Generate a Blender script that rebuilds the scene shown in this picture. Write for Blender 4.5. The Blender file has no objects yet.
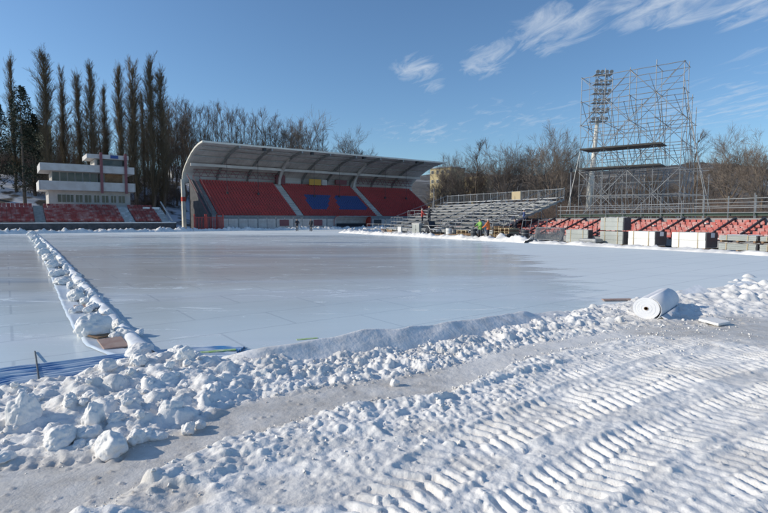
import bpy, bmesh, math, random
import numpy as np
from mathutils import Vector, Matrix
R = math.radians
random.seed(7); rng = np.random.default_rng(7)
SC = bpy.context.scene; COL = SC.collection

# ------------------------------------------------------------------ camera
CAMZ = 1.7; TILT = math.atan(37.5/512)
cd = bpy.data.cameras.new('camera'); cam = bpy.data.objects.new('camera', cd); COL.objects.link(cam)
cam.location = (0, 0, CAMZ); cam.rotation_euler = (math.pi/2-TILT, 0, 0)
cd.sensor_width = 36; cd.lens = 24; cd.clip_start = .05; cd.clip_end = 6000
SC.camera = cam
SC.view_settings.view_transform = 'Standard'; SC.view_settings.look = 'None'
SC.view_settings.exposure = 0.20; SC.view_settings.gamma = 1; SC.view_settings.use_curve_mapping = False

# ------------------------------------------------------------------ sky + sun
SUN_EL = 24; SUN_AZ = -92         # azimuth clockwise from +Y: the sun stands on the left
w = bpy.data.worlds.new('World'); SC.world = w; w.use_nodes = True
nt = w.node_tree; N = nt.nodes; L = nt.links; N.clear()
def nd(t, **k):
    n = N.new(t)
    for a, b in k.items(): setattr(n, a, b)
    return n
def mth(op, a, b=None, c=None, clamp=False):
    n = nd('ShaderNodeMath', operation=op); n.use_clamp = clamp
    for i, v in enumerate((a, b, c)):
        if v is None: continue
        if isinstance(v, (int, float)): n.inputs[i].default_value = v
        else: L.new(v, n.inputs[i])
    return n.outputs[0]
sky = nd('ShaderNodeTexSky', sky_type='NISHITA'); sky.sun_disc = False
sky.sun_elevation = R(SUN_EL); sky.sun_rotation = R(SUN_AZ); sky.altitude = 300
sky.air_density = 1.0; sky.dust_density = 0.8; sky.ozone_density = 2.2
tc = nd('ShaderNodeTexCoord'); sp = nd('ShaderNodeSeparateXYZ'); L.new(tc.outputs['Generated'], sp.inputs[0])
zz = mth('MAXIMUM', sp.outputs[2], .03)
cx = mth('DIVIDE', sp.outputs[0], zz); cy = mth('DIVIDE', sp.outputs[1], zz)
cb = nd('ShaderNodeCombineXYZ'); L.new(cx, cb.inputs[0]); L.new(cy, cb.inputs[1])
mq = nd('ShaderNodeMapping'); mq.inputs['Rotation'].default_value = (0, 0, R(79)); L.new(cb.outputs[0], mq.inputs[0])
mp = nd('ShaderNodeMapping'); mp.inputs['Scale'].default_value = (1.7, 4.2, 1)
L.new(mq.outputs[0], mp.inputs[0])
n1 = nd('ShaderNodeTexNoise'); n1.inputs['Scale'].default_value = 1.5; n1.inputs['Detail'].default_value = 9; n1.inputs['Roughness'].default_value = .62; n1.inputs['Distortion'].default_value = .8
L.new(mp.outputs[0], n1.inputs['Vector'])
mr = nd('ShaderNodeMapRange'); mr.inputs[1].default_value = .38; mr.inputs[2].default_value = .78; L.new(n1.outputs[0], mr.inputs[0])
# clouds sit over the right half of the sky: blobs in the cloud plane (x/z, y/z)
def blob(x0, y0, rx, ry):
    a = mth('DIVIDE', mth('SUBTRACT', cx, x0), rx); b = mth('DIVIDE', mth('SUBTRACT', cy, y0), ry)
    return mth('SUBTRACT', 1.0, mth('ADD', mth('MULTIPLY', a, a), mth('MULTIPLY', b, b)), clamp=True)
m_ = blob(1.35, 2.45, .42, .5)
for q, st in (((.215, 3.52, .20, .50), .85), ((.36, 3.95, .15, .4), .6), ((.66, 3.3, .24, .6), .85), ((.93, 2.8, .34, .6), .95), ((1.85, 2.4, .42, .55), .85), ((.50, 6.0, .9, 1.5), .55), ((1.5, 5.2, 1.2, 1.5), .5), ((3.2, 4.6, 1.6, 2.0), .6), ((2.6, 3.0, .8, .8), .5)):
    m_ = mth('MAXIMUM', m_, mth('MULTIPLY', blob(*q), st))
# thin wisps where the noise rises above a threshold that drops inside the patches
cs = mth('SUBTRACT', mth('ADD', n1.outputs[0], mth('MULTIPLY', m_, .34)), .66)
cl = mth('MULTIPLY', mth('MULTIPLY', cs, 3.4, clamp=True), mth('MULTIPLY', m_, 1.7, clamp=True), clamp=True)
cl = mth('MULTIPLY', cl, .62)
tint = nd('ShaderNodeMix', data_type='RGBA', blend_type='MULTIPLY'); tint.inputs[0].default_value = 1; L.new(sky.outputs[0], tint.inputs[6]); tint.inputs[7].default_value = (.80, 1.0, 1.16, 1)
mx = nd('ShaderNodeMix', data_type='RGBA'); L.new(cl, mx.inputs[0]); L.new(tint.outputs[2], mx.inputs[6]); mx.inputs[7].default_value = (5.2, 5.8, 6.6, 1)
bg = nd('ShaderNodeBackground'); bg.inputs[1].default_value = 0.108; L.new(mx.outputs[2], bg.inputs[0])
wo = nd('ShaderNodeOutputWorld'); L.new(bg.outputs[0], wo.inputs[0])
sl = bpy.data.lights.new('sun', 'SUN'); sl.energy = 3.3; sl.angle = R(.53); sl.color = (1, .91, .77)
so = bpy.data.objects.new('sun', sl); COL.objects.link(so); so.location = (-40, 0, 30)
sd = Vector((math.sin(R(SUN_AZ))*math.cos(R(SUN_EL)), math.cos(R(SUN_AZ))*math.cos(R(SUN_EL)), math.sin(R(SUN_EL))))
so.rotation_euler = sd.to_track_quat('Z', 'Y').to_euler()

# ------------------------------------------------------------------ helpers
ct, st_ = math.cos(TILT), math.sin(TILT)
def G(px, py, z=0.):
    d = (px-384, 512*ct+(256.5-py)*st_, -512*st_+(256.5-py)*ct)
    t = (CAMZ-z)/(-d[2]); return Vector((d[0]*t, d[1]*t, z))
def PY(px, py, Y):
    d = (px-384, 512*ct+(256.5-py)*st_, -512*st_+(256.5-py)*ct)
    t = Y/d[1]; return Vector((d[0]*t, Y, CAMZ+d[2]*t))

def mat(name, color, rough=.7, color2=None, scale=5., detail=4, metal=0., bump=0., bscale=None, spec=.5, mixr=(.35, .65), coord='Object', extra=None):
    m = bpy.data.materials.new(name); m.use_nodes = True
    t = m.node_tree; b = t.nodes['Principled BSDF']
    b.inputs['Base Color'].default_value = (*color, 1); b.inputs['Roughness'].default_value = rough
    b.inputs['Metallic'].default_value = metal; b.inputs['Specular IOR Level'].default_value = spec
    tcn = t.nodes.new('ShaderNodeTexCoord')
    if color2 is not None:
        n = t.nodes.new('ShaderNodeTexNoise'); n.inputs['Scale'].default_value = scale; n.inputs['Detail'].default_value = detail
        t.links.new(tcn.outputs[coord], n.inputs['Vector'])
        r = t.nodes.new('ShaderNodeMapRange'); r.inputs[1].default_value = mixr[0]; r.inputs[2].default_value = mixr[1]
        t.links.new(n.outputs[0], r.inputs[0])
        x = t.nodes.new('ShaderNodeMix'); x.data_type = 'RGBA'
        x.inputs[6].default_value = (*color, 1); x.inputs[7].default_value = (*color2, 1)
        t.links.new(r.outputs[0], x.inputs[0]); t.links.new(x.outputs[2], b.inputs['Base Color'])
    if bump:
        n = t.nodes.new('ShaderNodeTexNoise'); n.inputs['Scale'].default_value = bscale or scale*3; n.inputs['Detail'].default_value = 5
        t.links.new(tcn.outputs[coord], n.inputs['Vector'])
        bp = t.nodes.new('ShaderNodeBump'); bp.inputs['Strength'].default_value = .6; bp.inputs['Distance'].default_value = bump
        t.links.new(n.outputs[0], bp.inputs['Height']); t.links.new(bp.outputs[0], b.inputs['Normal'])
    return m

class MB:
    def __init__(s): s.v = []; s.f = []; s.m = []
    def add(s, vs, fs, mi=0):
        o = len(s.v); s.v += [tuple(p) for p in vs]; s.f += [tuple(i+o for i in f) for f in fs]; s.m += [mi]*len(fs)
    def box(s, x0, x1, y0, y1, z0, z1, mi=0):
        s.add([(x0,y0,z0),(x1,y0,z0),(x1,y1,z0),(x0,y1,z0),(x0,y0,z1),(x1,y0,z1),(x1,y1,z1),(x0,y1,z1)],
              [(0,3,2,1),(4,5,6,7),(0,1,5,4),(1,2,6,5),(2,3,7,6),(3,0,4,7)], mi)
    def bar(s, p0, p1, w, h=None, mi=0):
        h = h or w; p0 = Vector(p0); p1 = Vector(p1); d = (p1-p0).normalized()
        up = Vector((0,0,1)) if abs(d.z) < .95 else Vector((0,1,0))
        a = d.cross(up).normalized()*w/2; b = a.cross(d).normalized()*h/2
        s.add([p0-a-b,p0+a-b,p0+a+b,p0-a+b,p1-a-b,p1+a-b,p1+a+b,p1-a+b],
              [(0,3,2,1),(4,5,6,7),(0,1,5,4),(1,2,6,5),(2,3,7,6),(3,0,4,7)], mi)
    def tube(s, p0, p1, r0, r1=None, n=6, mi=0, cap=True):
        r1 = r0 if r1 is None else r1; p0 = Vector(p0); p1 = Vector(p1); d = (p1-p0).normalized()
        up = Vector((0,0,1)) if abs(d.z) < .95 else Vector((0,1,0))
        a = d.cross(up).normalized(); b = a.cross(d).normalized()
        vs = []
        for p, r in ((p0, r0), (p1, r1)):
            for i in range(n):
                t = 2*math.pi*i/n; vs.append(p+a*r*math.cos(t)+b*r*math.sin(t))
        fs = [(i, (i+1) % n, n+(i+1) % n, n+i) for i in range(n)]
        if cap: fs += [tuple(range(n))[::-1], tuple(range(n, 2*n))]
        s.add(vs, fs, mi)
    def path(s, pts, r, n=6, mi=0):
        for a, b in zip(pts, pts[1:]): s.tube(a, b, r, n=n, mi=mi)
    def prism(s, prof, axis, t0, t1, mi=0):
        # prof: (a,b) polygon; axis 'x': a=y, b=z ; axis 'y': a=x, b=z
        n = len(prof)
        f = (lambda a, b, t: (t, a, b)) if axis == 'x' else (lambda a, b, t: (a, t, b))
        vs = [f(a, b, t0) for a, b in prof]+[f(a, b, t1) for a, b in prof]
        s.add(vs, [(i, (i+1) % n, n+(i+1) % n, n+i) for i in range(n)]+[tuple(range(n))[::-1], tuple(range(n, 2*n))], mi)
    def build(s, name, mats, parent=None, smooth=False, bevel=0, loc=None, rz=None):
        me = bpy.data.meshes.new(name); me.from_pydata(s.v, [], s.f)
        mats = mats if isinstance(mats, (list, tuple)) else [mats]
        for m in mats: me.materials.append(m)
        if len(mats) > 1: me.polygons.foreach_set('material_index', s.m)
        if smooth: me.polygons.foreach_set('use_smooth', [True]*len(me.polygons))
        bm = bmesh.new(); bm.from_mesh(me); bmesh.ops.recalc_face_normals(bm, faces=bm.faces); bm.to_mesh(me); bm.free()
        me.update()
        o = bpy.data.objects.new(name, me); COL.objects.link(o)
        if parent is not None: o.parent = parent
        if loc is not None: o.location = loc
        if rz is not None: o.rotation_euler = (0, 0, rz)
        if bevel:
            b = o.modifiers.new('bevel', 'BEVEL'); b.width = bevel; b.segments = 2
        return o
def tag(o, label, cat, group=None):
    o['label'] = label; o['category'] = cat
    if group: o['group'] = group
    return o
def struct(o): o['kind'] = 'structure'; return o
def stuff(o, label, cat):
    o['kind'] = 'stuff'; o['label'] = label; o['category'] = cat; return o
def thing(name, label, cat, loc=(0,0,0), rz=0, group=None):
    o = bpy.data.objects.new(name, None); COL.objects.link(o); o.location = loc; o.rotation_euler = (0, 0, rz)
    return tag(o, label, cat, group)
def link(name, me, parent=None, loc=(0,0,0), rz=0, sc=(1,1,1)):
    o = bpy.data.objects.new(name, me); COL.objects.link(o); o.parent = parent
    o.location = loc; o.rotation_euler = (0,0,rz); o.scale = sc; return o
def copy_tree(o, parent=None):
    c = o.copy(); COL.objects.link(c)
    if parent is not None: c.parent = parent
    for ch in [q for q in COL.objects if q.parent == o]: copy_tree(ch, c)
    return c
def npmesh(name, v, f, mats, smooth=True):
    """v (n,3), f (m,k) constant k"""
    me = bpy.data.meshes.new(name); n, k = len(f), f.shape[1]
    me.vertices.add(len(v)); me.vertices.foreach_set('co', np.ascontiguousarray(v, dtype=np.float32).ravel())
    me.loops.add(n*k); me.loops.foreach_set('vertex_index', np.ascontiguousarray(f, dtype=np.int32).ravel())
    me.polygons.add(n); me.polygons.foreach_set('loop_start', np.arange(0, n*k, k, dtype=np.int32))
    me.polygons.foreach_set('loop_total', np.full(n, k, dtype=np.int32))
    me.polygons.foreach_set('use_smooth', np.full(n, smooth))
    for m in (mats if isinstance(mats, (list, tuple)) else [mats]): me.materials.append(m)
    me.update(calc_edges=True); return me

# numpy noise
def _h(ix, iy, s):
    n = (ix.astype(np.int64)*374761393 + iy.astype(np.int64)*668265263 + s*2147483647) & 0xffffffff
    n = ((n ^ (n >> 13))*1274126177) & 0xffffffff
    return ((n ^ (n >> 16)) & 0xffff)/65535.
def vn(x, y, s=0):
    ix = np.floor(x); iy = np.floor(y); fx = x-ix; fy = y-iy
    fx = fx*fx*fx*(fx*(fx*6-15)+10); fy = fy*fy*fy*(fy*(fy*6-15)+10)
    a = _h(ix, iy, s); b = _h(ix+1, iy, s); c = _h(ix, iy+1, s); d = _h(ix+1, iy+1, s)
    return (a*(1-fx)+b*fx)*(1-fy)+(c*(1-fx)+d*fx)*fy
def fbm(x, y, oct=4, s=0, g=.5):
    t = 0; a = 1; n = 0
    for i in range(oct):
        t = t+a*vn(x, y, s+i*17); n += a; a *= g; x = x*2.03+7.1; y = y*2.03+3.7
    return t/n
def sst(a, b, x):
    t = np.clip((x-a)/(b-a), 0, 1); return t*t*(3-2*t)

# ------------------------------------------------------------------ materials
def VN3(p, s=0):
    x, y, z = p[:, 0], p[:, 1], p[:, 2]; iz = np.floor(z); fz = z-iz; fz = fz*fz*(3-2*fz)
    def pl(k):
        return vn(x+k*37.31, y+k*17.73, s)
    a = np.zeros_like(x); b = np.zeros_like(x)
    for k in np.unique(iz):
        q = iz == k; a[q] = vn(x[q]+k*37.31, y[q]+k*17.73, s); b[q] = vn(x[q]+(k+1)*37.31, y[q]+(k+1)*17.73, s)
    return a*(1-fz)+b*fz
def F3(p, o=3, s=0):
    t = 0; a = 1; n = 0
    for i in range(o): t = t+a*VN3(p, s+i*13); n += a; a *= .5; p = p*2.07+5.3
    return t/n
def snow_mat(name='snow', attr=False, base=(.87,.845,.81)):
    m = bpy.data.materials.new(name); m.use_nodes = True; t = m.node_tree; b = t.nodes['Principled BSDF']
    b.inputs['Roughness'].default_value = .65; b.inputs['Specular IOR Level'].default_value = .3
    b.inputs['Subsurface Weight'].default_value = .0
    tcn = t.nodes.new('ShaderNodeTexCoord'); geo = t.nodes.new('ShaderNodeNewGeometry')
    n = t.nodes.new('ShaderNodeTexNoise'); n.inputs['Scale'].default_value = 2.1; n.inputs['Detail'].default_value = 8; n.inputs['Roughness'].default_value = .65
    t.links.new(geo.outputs['Position'], n.inputs['Vector'])
    x = t.nodes.new('ShaderNodeMix'); x.data_type = 'RGBA'
    r = t.nodes.new('ShaderNodeMapRange'); r.inputs[1].default_value = .45; r.inputs[2].default_value = .78
    t.links.new(n.outputs[0], r.inputs[0]); t.links.new(r.outputs[0], x.inputs[0])
    x.inputs[6].default_value = (*base, 1); x.inputs[7].default_value = (.70,.68,.65,1)
    out = x.outputs[2]
    # sparse specks of grit
    g = t.nodes.new('ShaderNodeTexNoise'); g.inputs['Scale'].default_value = 55; g.inputs['Detail'].default_value = 3
    t.links.new(geo.outputs['Position'], g.inputs['Vector'])
    gr = t.nodes.new('ShaderNodeMapRange'); gr.inputs[1].default_value = .68; gr.inputs[2].default_value = .74; gr.inputs[4].default_value = .5
    t.links.new(g.outputs[0], gr.inputs[0])
    gx = t.nodes.new('ShaderNodeMix'); gx.data_type = 'RGBA'; t.links.new(gr.outputs[0], gx.inputs[0])
    t.links.new(out, gx.inputs[6]); gx.inputs[7].default_value = (.36,.34,.31,1); out = gx.outputs[2]
    if attr:
        at = t.nodes.new('ShaderNodeAttribute'); at.attribute_name = 'dirt'
        n2 = t.nodes.new('ShaderNodeTexNoise'); n2.inputs['Scale'].default_value = 3.2; n2.inputs['Detail'].default_value = 9; n2.inputs['Roughness'].default_value = .7
        t.links.new(geo.outputs['Position'], n2.inputs['Vector'])
        dm = t.nodes.new('ShaderNodeMix'); dm.data_type = 'RGBA'
        r2 = t.nodes.new('ShaderNodeMapRange'); r2.inputs[1].default_value = .36; r2.inputs[2].default_value = .64
        t.links.new(n2.outputs[0], r2.inputs[0]); t.links.new(r2.outputs[0], dm.inputs[0])
        dm.inputs[6].default_value = (.52,.48,.43,1); dm.inputs[7].default_value = (.70,.67,.63,1)
        y = t.nodes.new('ShaderNodeMix'); y.data_type = 'RGBA'
        t.links.new(at.outputs['Fac'], y.inputs[0]); t.links.new(out, y.inputs[6]); t.links.new(dm.outputs[2], y.inputs[7])
        out = y.outputs[2]
        rr = t.nodes.new('ShaderNodeMapRange'); rr.inputs[3].default_value = .68; rr.inputs[4].default_value = .42
        t.links.new(at.outputs['Fac'], rr.inputs[0]); t.links.new(rr.outputs[0], b.inputs['Roughness'])
    t.links.new(out, b.inputs['Base Color'])
    n3 = t.nodes.new('ShaderNodeTexNoise'); n3.inputs['Scale'].default_value = 38; n3.inputs['Detail'].default_value = 6; n3.inputs['Roughness'].default_value = .6
    t.links.new(geo.outputs['Position'], n3.inputs['Vector'])
    bp = t.nodes.new('ShaderNodeBump'); bp.inputs['Strength'].default_value = .55; bp.inputs['Distance'].default_value = .012
    t.links.new(n3.outputs[0], bp.inputs['Height']); t.links.new(bp.outputs[0], b.inputs['Normal'])
    return m
M = {}
M['snow'] = snow_mat(); M['snowf'] = snow_mat('snow_field', True)
M['concrete'] = mat('concrete', (.30,.30,.30), .85, (.22,.22,.22), 2)
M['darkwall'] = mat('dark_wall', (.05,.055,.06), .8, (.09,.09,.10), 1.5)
M['redseat'] = mat('red_seat', (.46,.04,.04), .5, (.36,.035,.035), .6)
M['fadedseat'] = mat('faded_red_seat', (.30,.055,.05), .6, (.46,.30,.28), 1.3, 8, mixr=(.46,.70))
M['brightseat'] = mat('bright_red_seat', (.46,.10,.085), .55, (.50,.34,.32), 2.2, 8, mixr=(.45,.68))
M['blueseat'] = mat('blue_seat', (.025,.065,.23), .5)
M['roofmetal'] = mat('roof_metal', (.62,.60,.57), .5, (.48,.46,.44), .6, 8)
M['frame'] = mat('cream_steel', (.74,.71,.62), .5, (.62,.60,.53), 1.5)
M['redpaint'] = mat('red_paint', (.50,.06,.045), .5, (.38,.05,.04), 2)
M['maroon'] = mat('maroon_steel', (.20,.07,.08), .6)
M['galv'] = mat('galvanised_steel', (.30,.31,.32), .5, (.22,.23,.24), 3, metal=.4)
M['galv2'] = mat('dull_steel', (.34,.35,.35), .55, (.25,.26,.26), 2, metal=.4)
M['deck'] = mat('deck_boards', (.045,.043,.04), .85, (.07,.065,.06), 3)
M['alu'] = mat('alu_planks', (.40,.41,.42), .5, (.62,.63,.66), 1.5, metal=.2, mixr=(.5,.62))
M['plaster'] = mat('white_plaster', (.56,.55,.54), .8, (.47,.45,.43), 1.2)
M['plaster2'] = mat('cream_plaster', (.50,.47,.44), .85, (.40,.38,.36), 1.2)
M['glass'] = mat('window_glass', (.03,.035,.04), .08, (.10,.09,.08), .7)
M['ygl'] = mat('yellow_house', (.52,.42,.22), .85, (.44,.36,.2), .4)
M['woodbrown'] = mat('brown_wood', (.20,.12,.07), .8, (.30,.19,.11), 3)
M['board'] = mat('reddish_board', (.34,.22,.18), .75, (.42,.31,.26), 6, bump=.004, bscale=30)
M['greypanel'] = mat('grey_green_panel', (.40,.42,.40), .7, (.33,.35,.33), 1.2)
M['whitepanel'] = mat('white_panel', (.78,.77,.74), .6, (.70,.69,.66), 1.2)
M['black'] = mat('black_plastic', (.025,.027,.035), .45, (.04,.045,.055), 3)
M['strap'] = mat('beige_strap', (.45,.36,.22), .7)
M['liner'] = mat('white_liner', (.78,.80,.83), .6, (.62,.64,.66), 3.5, bump=.02, bscale=9, mixr=(.45,.7))
M['liner2'] = mat('dirty_liner', (.84,.82,.80), .6, (.68,.66,.64), 5, 8, bump=.02, bscale=14, mixr=(.42,.7))
M['icesheet'] = mat('frozen_sheet', (.60,.68,.76), .3, (.72,.77,.82), 3)
M['fleece'] = mat('white_fleece', (.82,.82,.83), .8, (.76,.76,.78), 4, bump=.002, bscale=60)
M['bluemat'] = mat('blue_mat', (.015,.10,.34), .35, (.45,.58,.74), 4.5, mixr=(.47,.66))
def blue_mat():
    m = mat('blue_pipe_mat', (.05,.24,.52), .4, (.03,.17,.42), 8); t = m.node_tree; b = t.nodes['Principled BSDF']; prev = b.inputs['Base Color'].links[0].from_socket
    g = t.nodes.new('ShaderNodeNewGeometry'); sp = t.nodes.new('ShaderNodeSeparateXYZ'); t.links.new(g.outputs['Position'], sp.inputs[0])
    n = t.nodes.new('ShaderNodeTexNoise'); n.inputs['Scale'].default_value = 2.2; n.inputs['Detail'].default_value = 7; t.links.new(g.outputs['Position'], n.inputs['Vector'])
    a = t.nodes.new('ShaderNodeMath'); a.operation = 'MULTIPLY_ADD'; t.links.new(n.outputs[0], a.inputs[0]); a.inputs[1].default_value = .10; t.links.new(sp.outputs[2], a.inputs[2])
    r = t.nodes.new('ShaderNodeMapRange'); r.inputs[1].default_value = .072; r.inputs[2].default_value = .092; t.links.new(a.outputs[0], r.inputs[0])
    x = t.nodes.new('ShaderNodeMix'); x.data_type = 'RGBA'; t.links.new(r.outputs[0], x.inputs[0]); t.links.new(prev, x.inputs[6]); x.inputs[7].default_value = (.60,.68,.76,1); t.links.new(x.outputs[2], b.inputs['Base Color'])
    return m
M['bluemat'] = blue_mat()
M['green'] = mat('green_strip', (.30,.50,.12), .6, (.5,.62,.4), 20)
M['hedge'] = mat('green_net', (.06,.09,.07), .8)
M['bark'] = mat('bark', (.105,.08,.06), .9, (.16,.125,.095), .8)
M['twig'] = mat('twigs', (.115,.082,.058), .9)
M['twig2'] = mat('pale_twigs', (.19,.155,.125), .9, (.15,.12,.10), .5)
M['twig3'] = mat('reddish_twigs', (.15,.105,.08), .9, (.115,.085,.07), .5)
M['twigolive'] = mat('olive_twigs', (.105,.082,.05), .9, (.15,.115,.07), .4)
M['conifer'] = mat('dark_evergreen', (.02,.03,.018), .85, (.035,.045,.025), 2)
M['orange'] = mat('orange_vest', (.60,.16,.04), .7); M['hiviz'] = mat('green_vest', (.20,.40,.09), .7)
M['darkcloth'] = mat('dark_cloth', (.025,.028,.04), .8); M['skin'] = mat('skin', (.50,.30,.22), .6)
M['helmet'] = mat('white_helmet', (.75,.74,.70), .4)
M['paper'] = mat('white_paper', (.72,.72,.72), .6)
M['yellow'] = mat('yellow_panel', (.62,.36,.05), .5)
M['poly'] = mat('milky_sheet', (.52,.50,.48), .35, (.42,.38,.36), 2)

# ------------------------------------------------------------------ setting: ground, ice, snow field
g = MB(); g.add([(-3000,-300,-.08),(3000,-300,-.08),(3000,4000,-.08),(-3000,4000,-.08)], [(0,1,2,3)])
struct(g.build('ground', M['snow']))

# near ice edge and the other lines of the foreground, as world curves y(x)
def curve(pts, z=0.):
    w_ = sorted([tuple(G(p[0], p[1], p[2] if len(p) > 2 else z)[:2]) for p in pts])
    xs = np.array([a for a, b in w_]); ys = np.array([b for a, b in w_])
    return lambda x: np.interp(x, xs, ys)
E = curve([(-60,400),(0,393),(60,386),(110,375),(150,364),(190,363),(228,360,.08),(262,350,.16),(300,344,.2),(340,337,.22),(372,331,.25),(400,327,.26),(450,322,.22),(500,316,.17),(530,313,.14),(560,310,.1),(600,305,.05),(640,297,.02),(700,290),(768,283),(860,276)])
B = curve([(-80,474),(0,462),(60,458),(100,455),(130,447),(150,439),(200,423),(230,408),(260,400),(330,388),(400,378),(440,370),(480,358),(530,345),(600,333),(660,328),(740,322),(820,318)])
P = curve([(-80,560),(40,545),(110,507),(160,478),(200,458),(250,440),(300,425),(350,411),(400,405),(440,400),(480,384),(530,362),(600,345),(650,338),(700,331),(768,323),(860,318)])
def axis(a, b, c0, k, d0):
    """positions from c0 outward with a step d0 + k*dist"""
    r_ = [c0]
    while r_[-1] < b: r_.append(r_[-1]+d0+k*max(0, r_[-1]-c0))
    l_ = [c0]
    while l_[-1] > a: l_.append(l_[-1]-d0-k*max(0, c0-l_[-1]))
    return np.array(sorted(set(l_+r_)))
gx = axis(-15, 20, .6, .0038, .0095)
gy = axis(-6, 16.5, 3.0, .0034, .0105)
X, Y = np.meshgrid(gx, gy); NX, NY = len(gx), len(gy)
eY, bY, pY = E(X), B(X), P(X)
t = (eY-Y)/np.maximum(eY-bY, .2)           # 0 at the ice, 1 at the bank's foot
inbank = sst(-.04, .10, t)*(1-sst(.82, 1.06, t))
xl = np.array([-6,-3.6,-2.6,-1.6,-.6,.6,1.8,2.8,4.2,5.5,8,12]); hl = np.array([.07,.09,.15,.13,.07,.05,.05,.05,.04,.04,.06,.08])
Hb = np.interp(X, xl, hl)
n1_ = fbm(X*1.1, Y*1.1, 4, 3); n2_ = fbm(X*4.2, Y*4.2, 4, 11); n3_ = fbm(X*15, Y*15, 4, 23)
und = (fbm(X*.5, Y*.5, 3, 5)-.5)
Z = np.full_like(X, -.05)
snowside = sst(.02, -.02, 0*X) if False else (1-sst(-.12, .06, Y-eY))
base = .012+.02*und
bank = Hb*sst(-.05, .10, t)*(1-sst(.25, 1.05, t))*(.7+.6*n1_)*(.75+.25*sst(0, .3, t))
Z = -.05+snowside*(.05+base)+bank*snowside
# rough zone beyond the grey path
q = (pY-Y)
rough = sst(-.05, .12, q)
nearleft = 1-sst(-.4, 1.2, X)
Cband = sst(-.03, .14, q)*(1-sst(.45, .85, q))*(1-sst(1.6, 2.6, X))
Z += rough*(.035+.02*nearleft*n1_)*snowside + Cband*(.02+.045*n2_)*snowside
Z += snowside*rough*((n3_-.5)*.028+(n2_-.5)*.05)*(1-.0*X)
Z += snowside*(1-rough)*((n3_-.5)*.008+(n2_-.5)*.016)
# bank lumpiness
Z += snowside*inbank*((n2_-.4)*.12+(n3_-.5)*.04)

# tyre tracks
def seg_st(pts, X, Y):
    pts = [np.array(p) for p in pts]; best = np.full(X.shape, 1e9); S = np.zeros_like(X); T = np.zeros_like(X); acc = 0
    for i, (a, b) in enumerate(zip(pts, pts[1:])):
        d = b-a; ln = np.hypot(*d); d = d/ln
        u = np.clip((X-a[0])*d[0]+(Y-a[1])*d[1], 0 if i else -.3, ln if i < len(pts)-2 else ln+.3)
        ex = X-(a[0]+u*d[0]); ey = Y-(a[1]+u*d[1]); D = np.hypot(ex, ey)
        sgn = np.sign(ex*(-d[1])+ey*d[0]); k = D < best
        best = np.where(k, D, best); S = np.where(k, acc+u, S); T = np.where(k, D*sgn, T); acc += ln
    return S, T
def smooth_pts(pts, n=8):
    P_ = [np.array(G(*p)[:2]) for p in pts]; P_ = [2*P_[0]-P_[1]]+P_+[2*P_[-1]-P_[-2]]; out = []
    for i in range(1, len(P_)-2):
        for k in range(n):
            u = k/n; a, b, c, d = P_[i-1:i+3]
            out.append(.5*((2*b)+(c-a)*u+(2*a-5*b+4*c-d)*u*u+(3*b-a-3*c+d)*u**3))
    out.append(P_[-2]); return out
dirt = sst(-.08, .06, t-1)*(1-sst(-.05, .22, q+.12*(n2_-.5)))*(1-.75*sst(.3, 1.3, X))
tracks = [ # px path, half width, lug spacing, sense, depth
 ([(430,424),(500,398),(570,375),(650,352),(760,330)], .22, .095, 1, .020),
 ([(520,428),(580,404),(650,382),(730,360),(810,345)], .21, .10, -1, .022),
 ([(330,560),(405,503),(465,458),(540,424),(620,398),(700,375),(800,358)], .25, .12, 1, .036),
 ([(430,590),(515,530),(590,478),(655,444),(735,412),(820,384)], .24, .11, -1, .034),
 ([(590,580),(665,522),(735,480),(800,448)], .23, .115, 1, .032),
]
wob = (n2_-.5)*.05
for k, (pt, hw, sp_, sg, dep) in enumerate(tracks):
    pts = smooth_pts(pt, 4); S, T = seg_st(pts, X+wob*.5, Y+wob*.5)
    u = T/hw; inside = 1-sst(.80, 1.08, np.abs(u)+.25*(fbm(X*2, Y*2, 2, 60+k)-.5))
    ph = (S+sg*.34*hw*np.sqrt(u*u+.02)+.06*(n1_-.5)+.015*(n2_-.5)+.5*sp_*sst(-.05, .05, u))/sp_*2*math.pi
    s_ = np.sin(ph); lug = np.sign(s_+.1)*np.abs(s_+.1)**.42*.5+.10*np.sin(2*ph+1.1)
    wear = sst(.34, .60, fbm(X*2.6+k*7, Y*2.6, 4, 80+k))*(1-.6*np.exp(-(u/.10)**2))
    edge = np.exp(-((np.abs(u)-1.02)/.16)**2)*.009
    Z = Z*(1-.55*inside)+inside*(.55*.045)+inside*lug*dep*.9*(.25+.75*wear)*(.75+.5*n3_)+edge*snowside*(.4+n2_)*(np.abs(u) < 1.5)
# gentle pits along the foot of the left bank (a tyre shoulder)
fp = [G(x, y)[:2] for x, y in ((-40,472),(20,468),(80,462),(118,460))]
S, T = seg_st(fp, X, Y); Z += -.03*np.exp(-(T/.05)**2)*(.5+.5*np.sin(S/.11*2*math.pi))*(X < G(125,460).x)*snowside
# smoother dirty flats
def patch(px, py, rx, ry, s=1.):
    c = G(px, py); d = np.hypot((X-c.x)/rx, (Y-c.y)/ry)+.5*(n1_-.5)+.35*(n2_-.5); return s*(1-sst(.65, 1.05, d))
for a in ((750,332,2.3,1.3,1.), (640,320,.9,.35,.5), (735,380,.5,.35,.45), (300,500,.55,.22,.55), (480,470,.28,.16,.4), (760,470,.4,.3,.45), (150,508,.5,.2,.8), (520,352,.8,.45,.45),(60,500,.7,.3,.9)):
    m = patch(*a)*snowside*(1-inbank*(a[0] < 600)); Z = Z*(1-.7*m)+.7*m*.03; dirt = np.maximum(dirt, m)
dirt = np.maximum(dirt, .35*sst(.52, .72, fbm(X*1.6, Y*2.6, 4, 91))*rough)
dirt = np.maximum(dirt, .3*sst(.5, .7, fbm(X*2.6, Y*2.6, 4, 97))*inbank)

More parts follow.
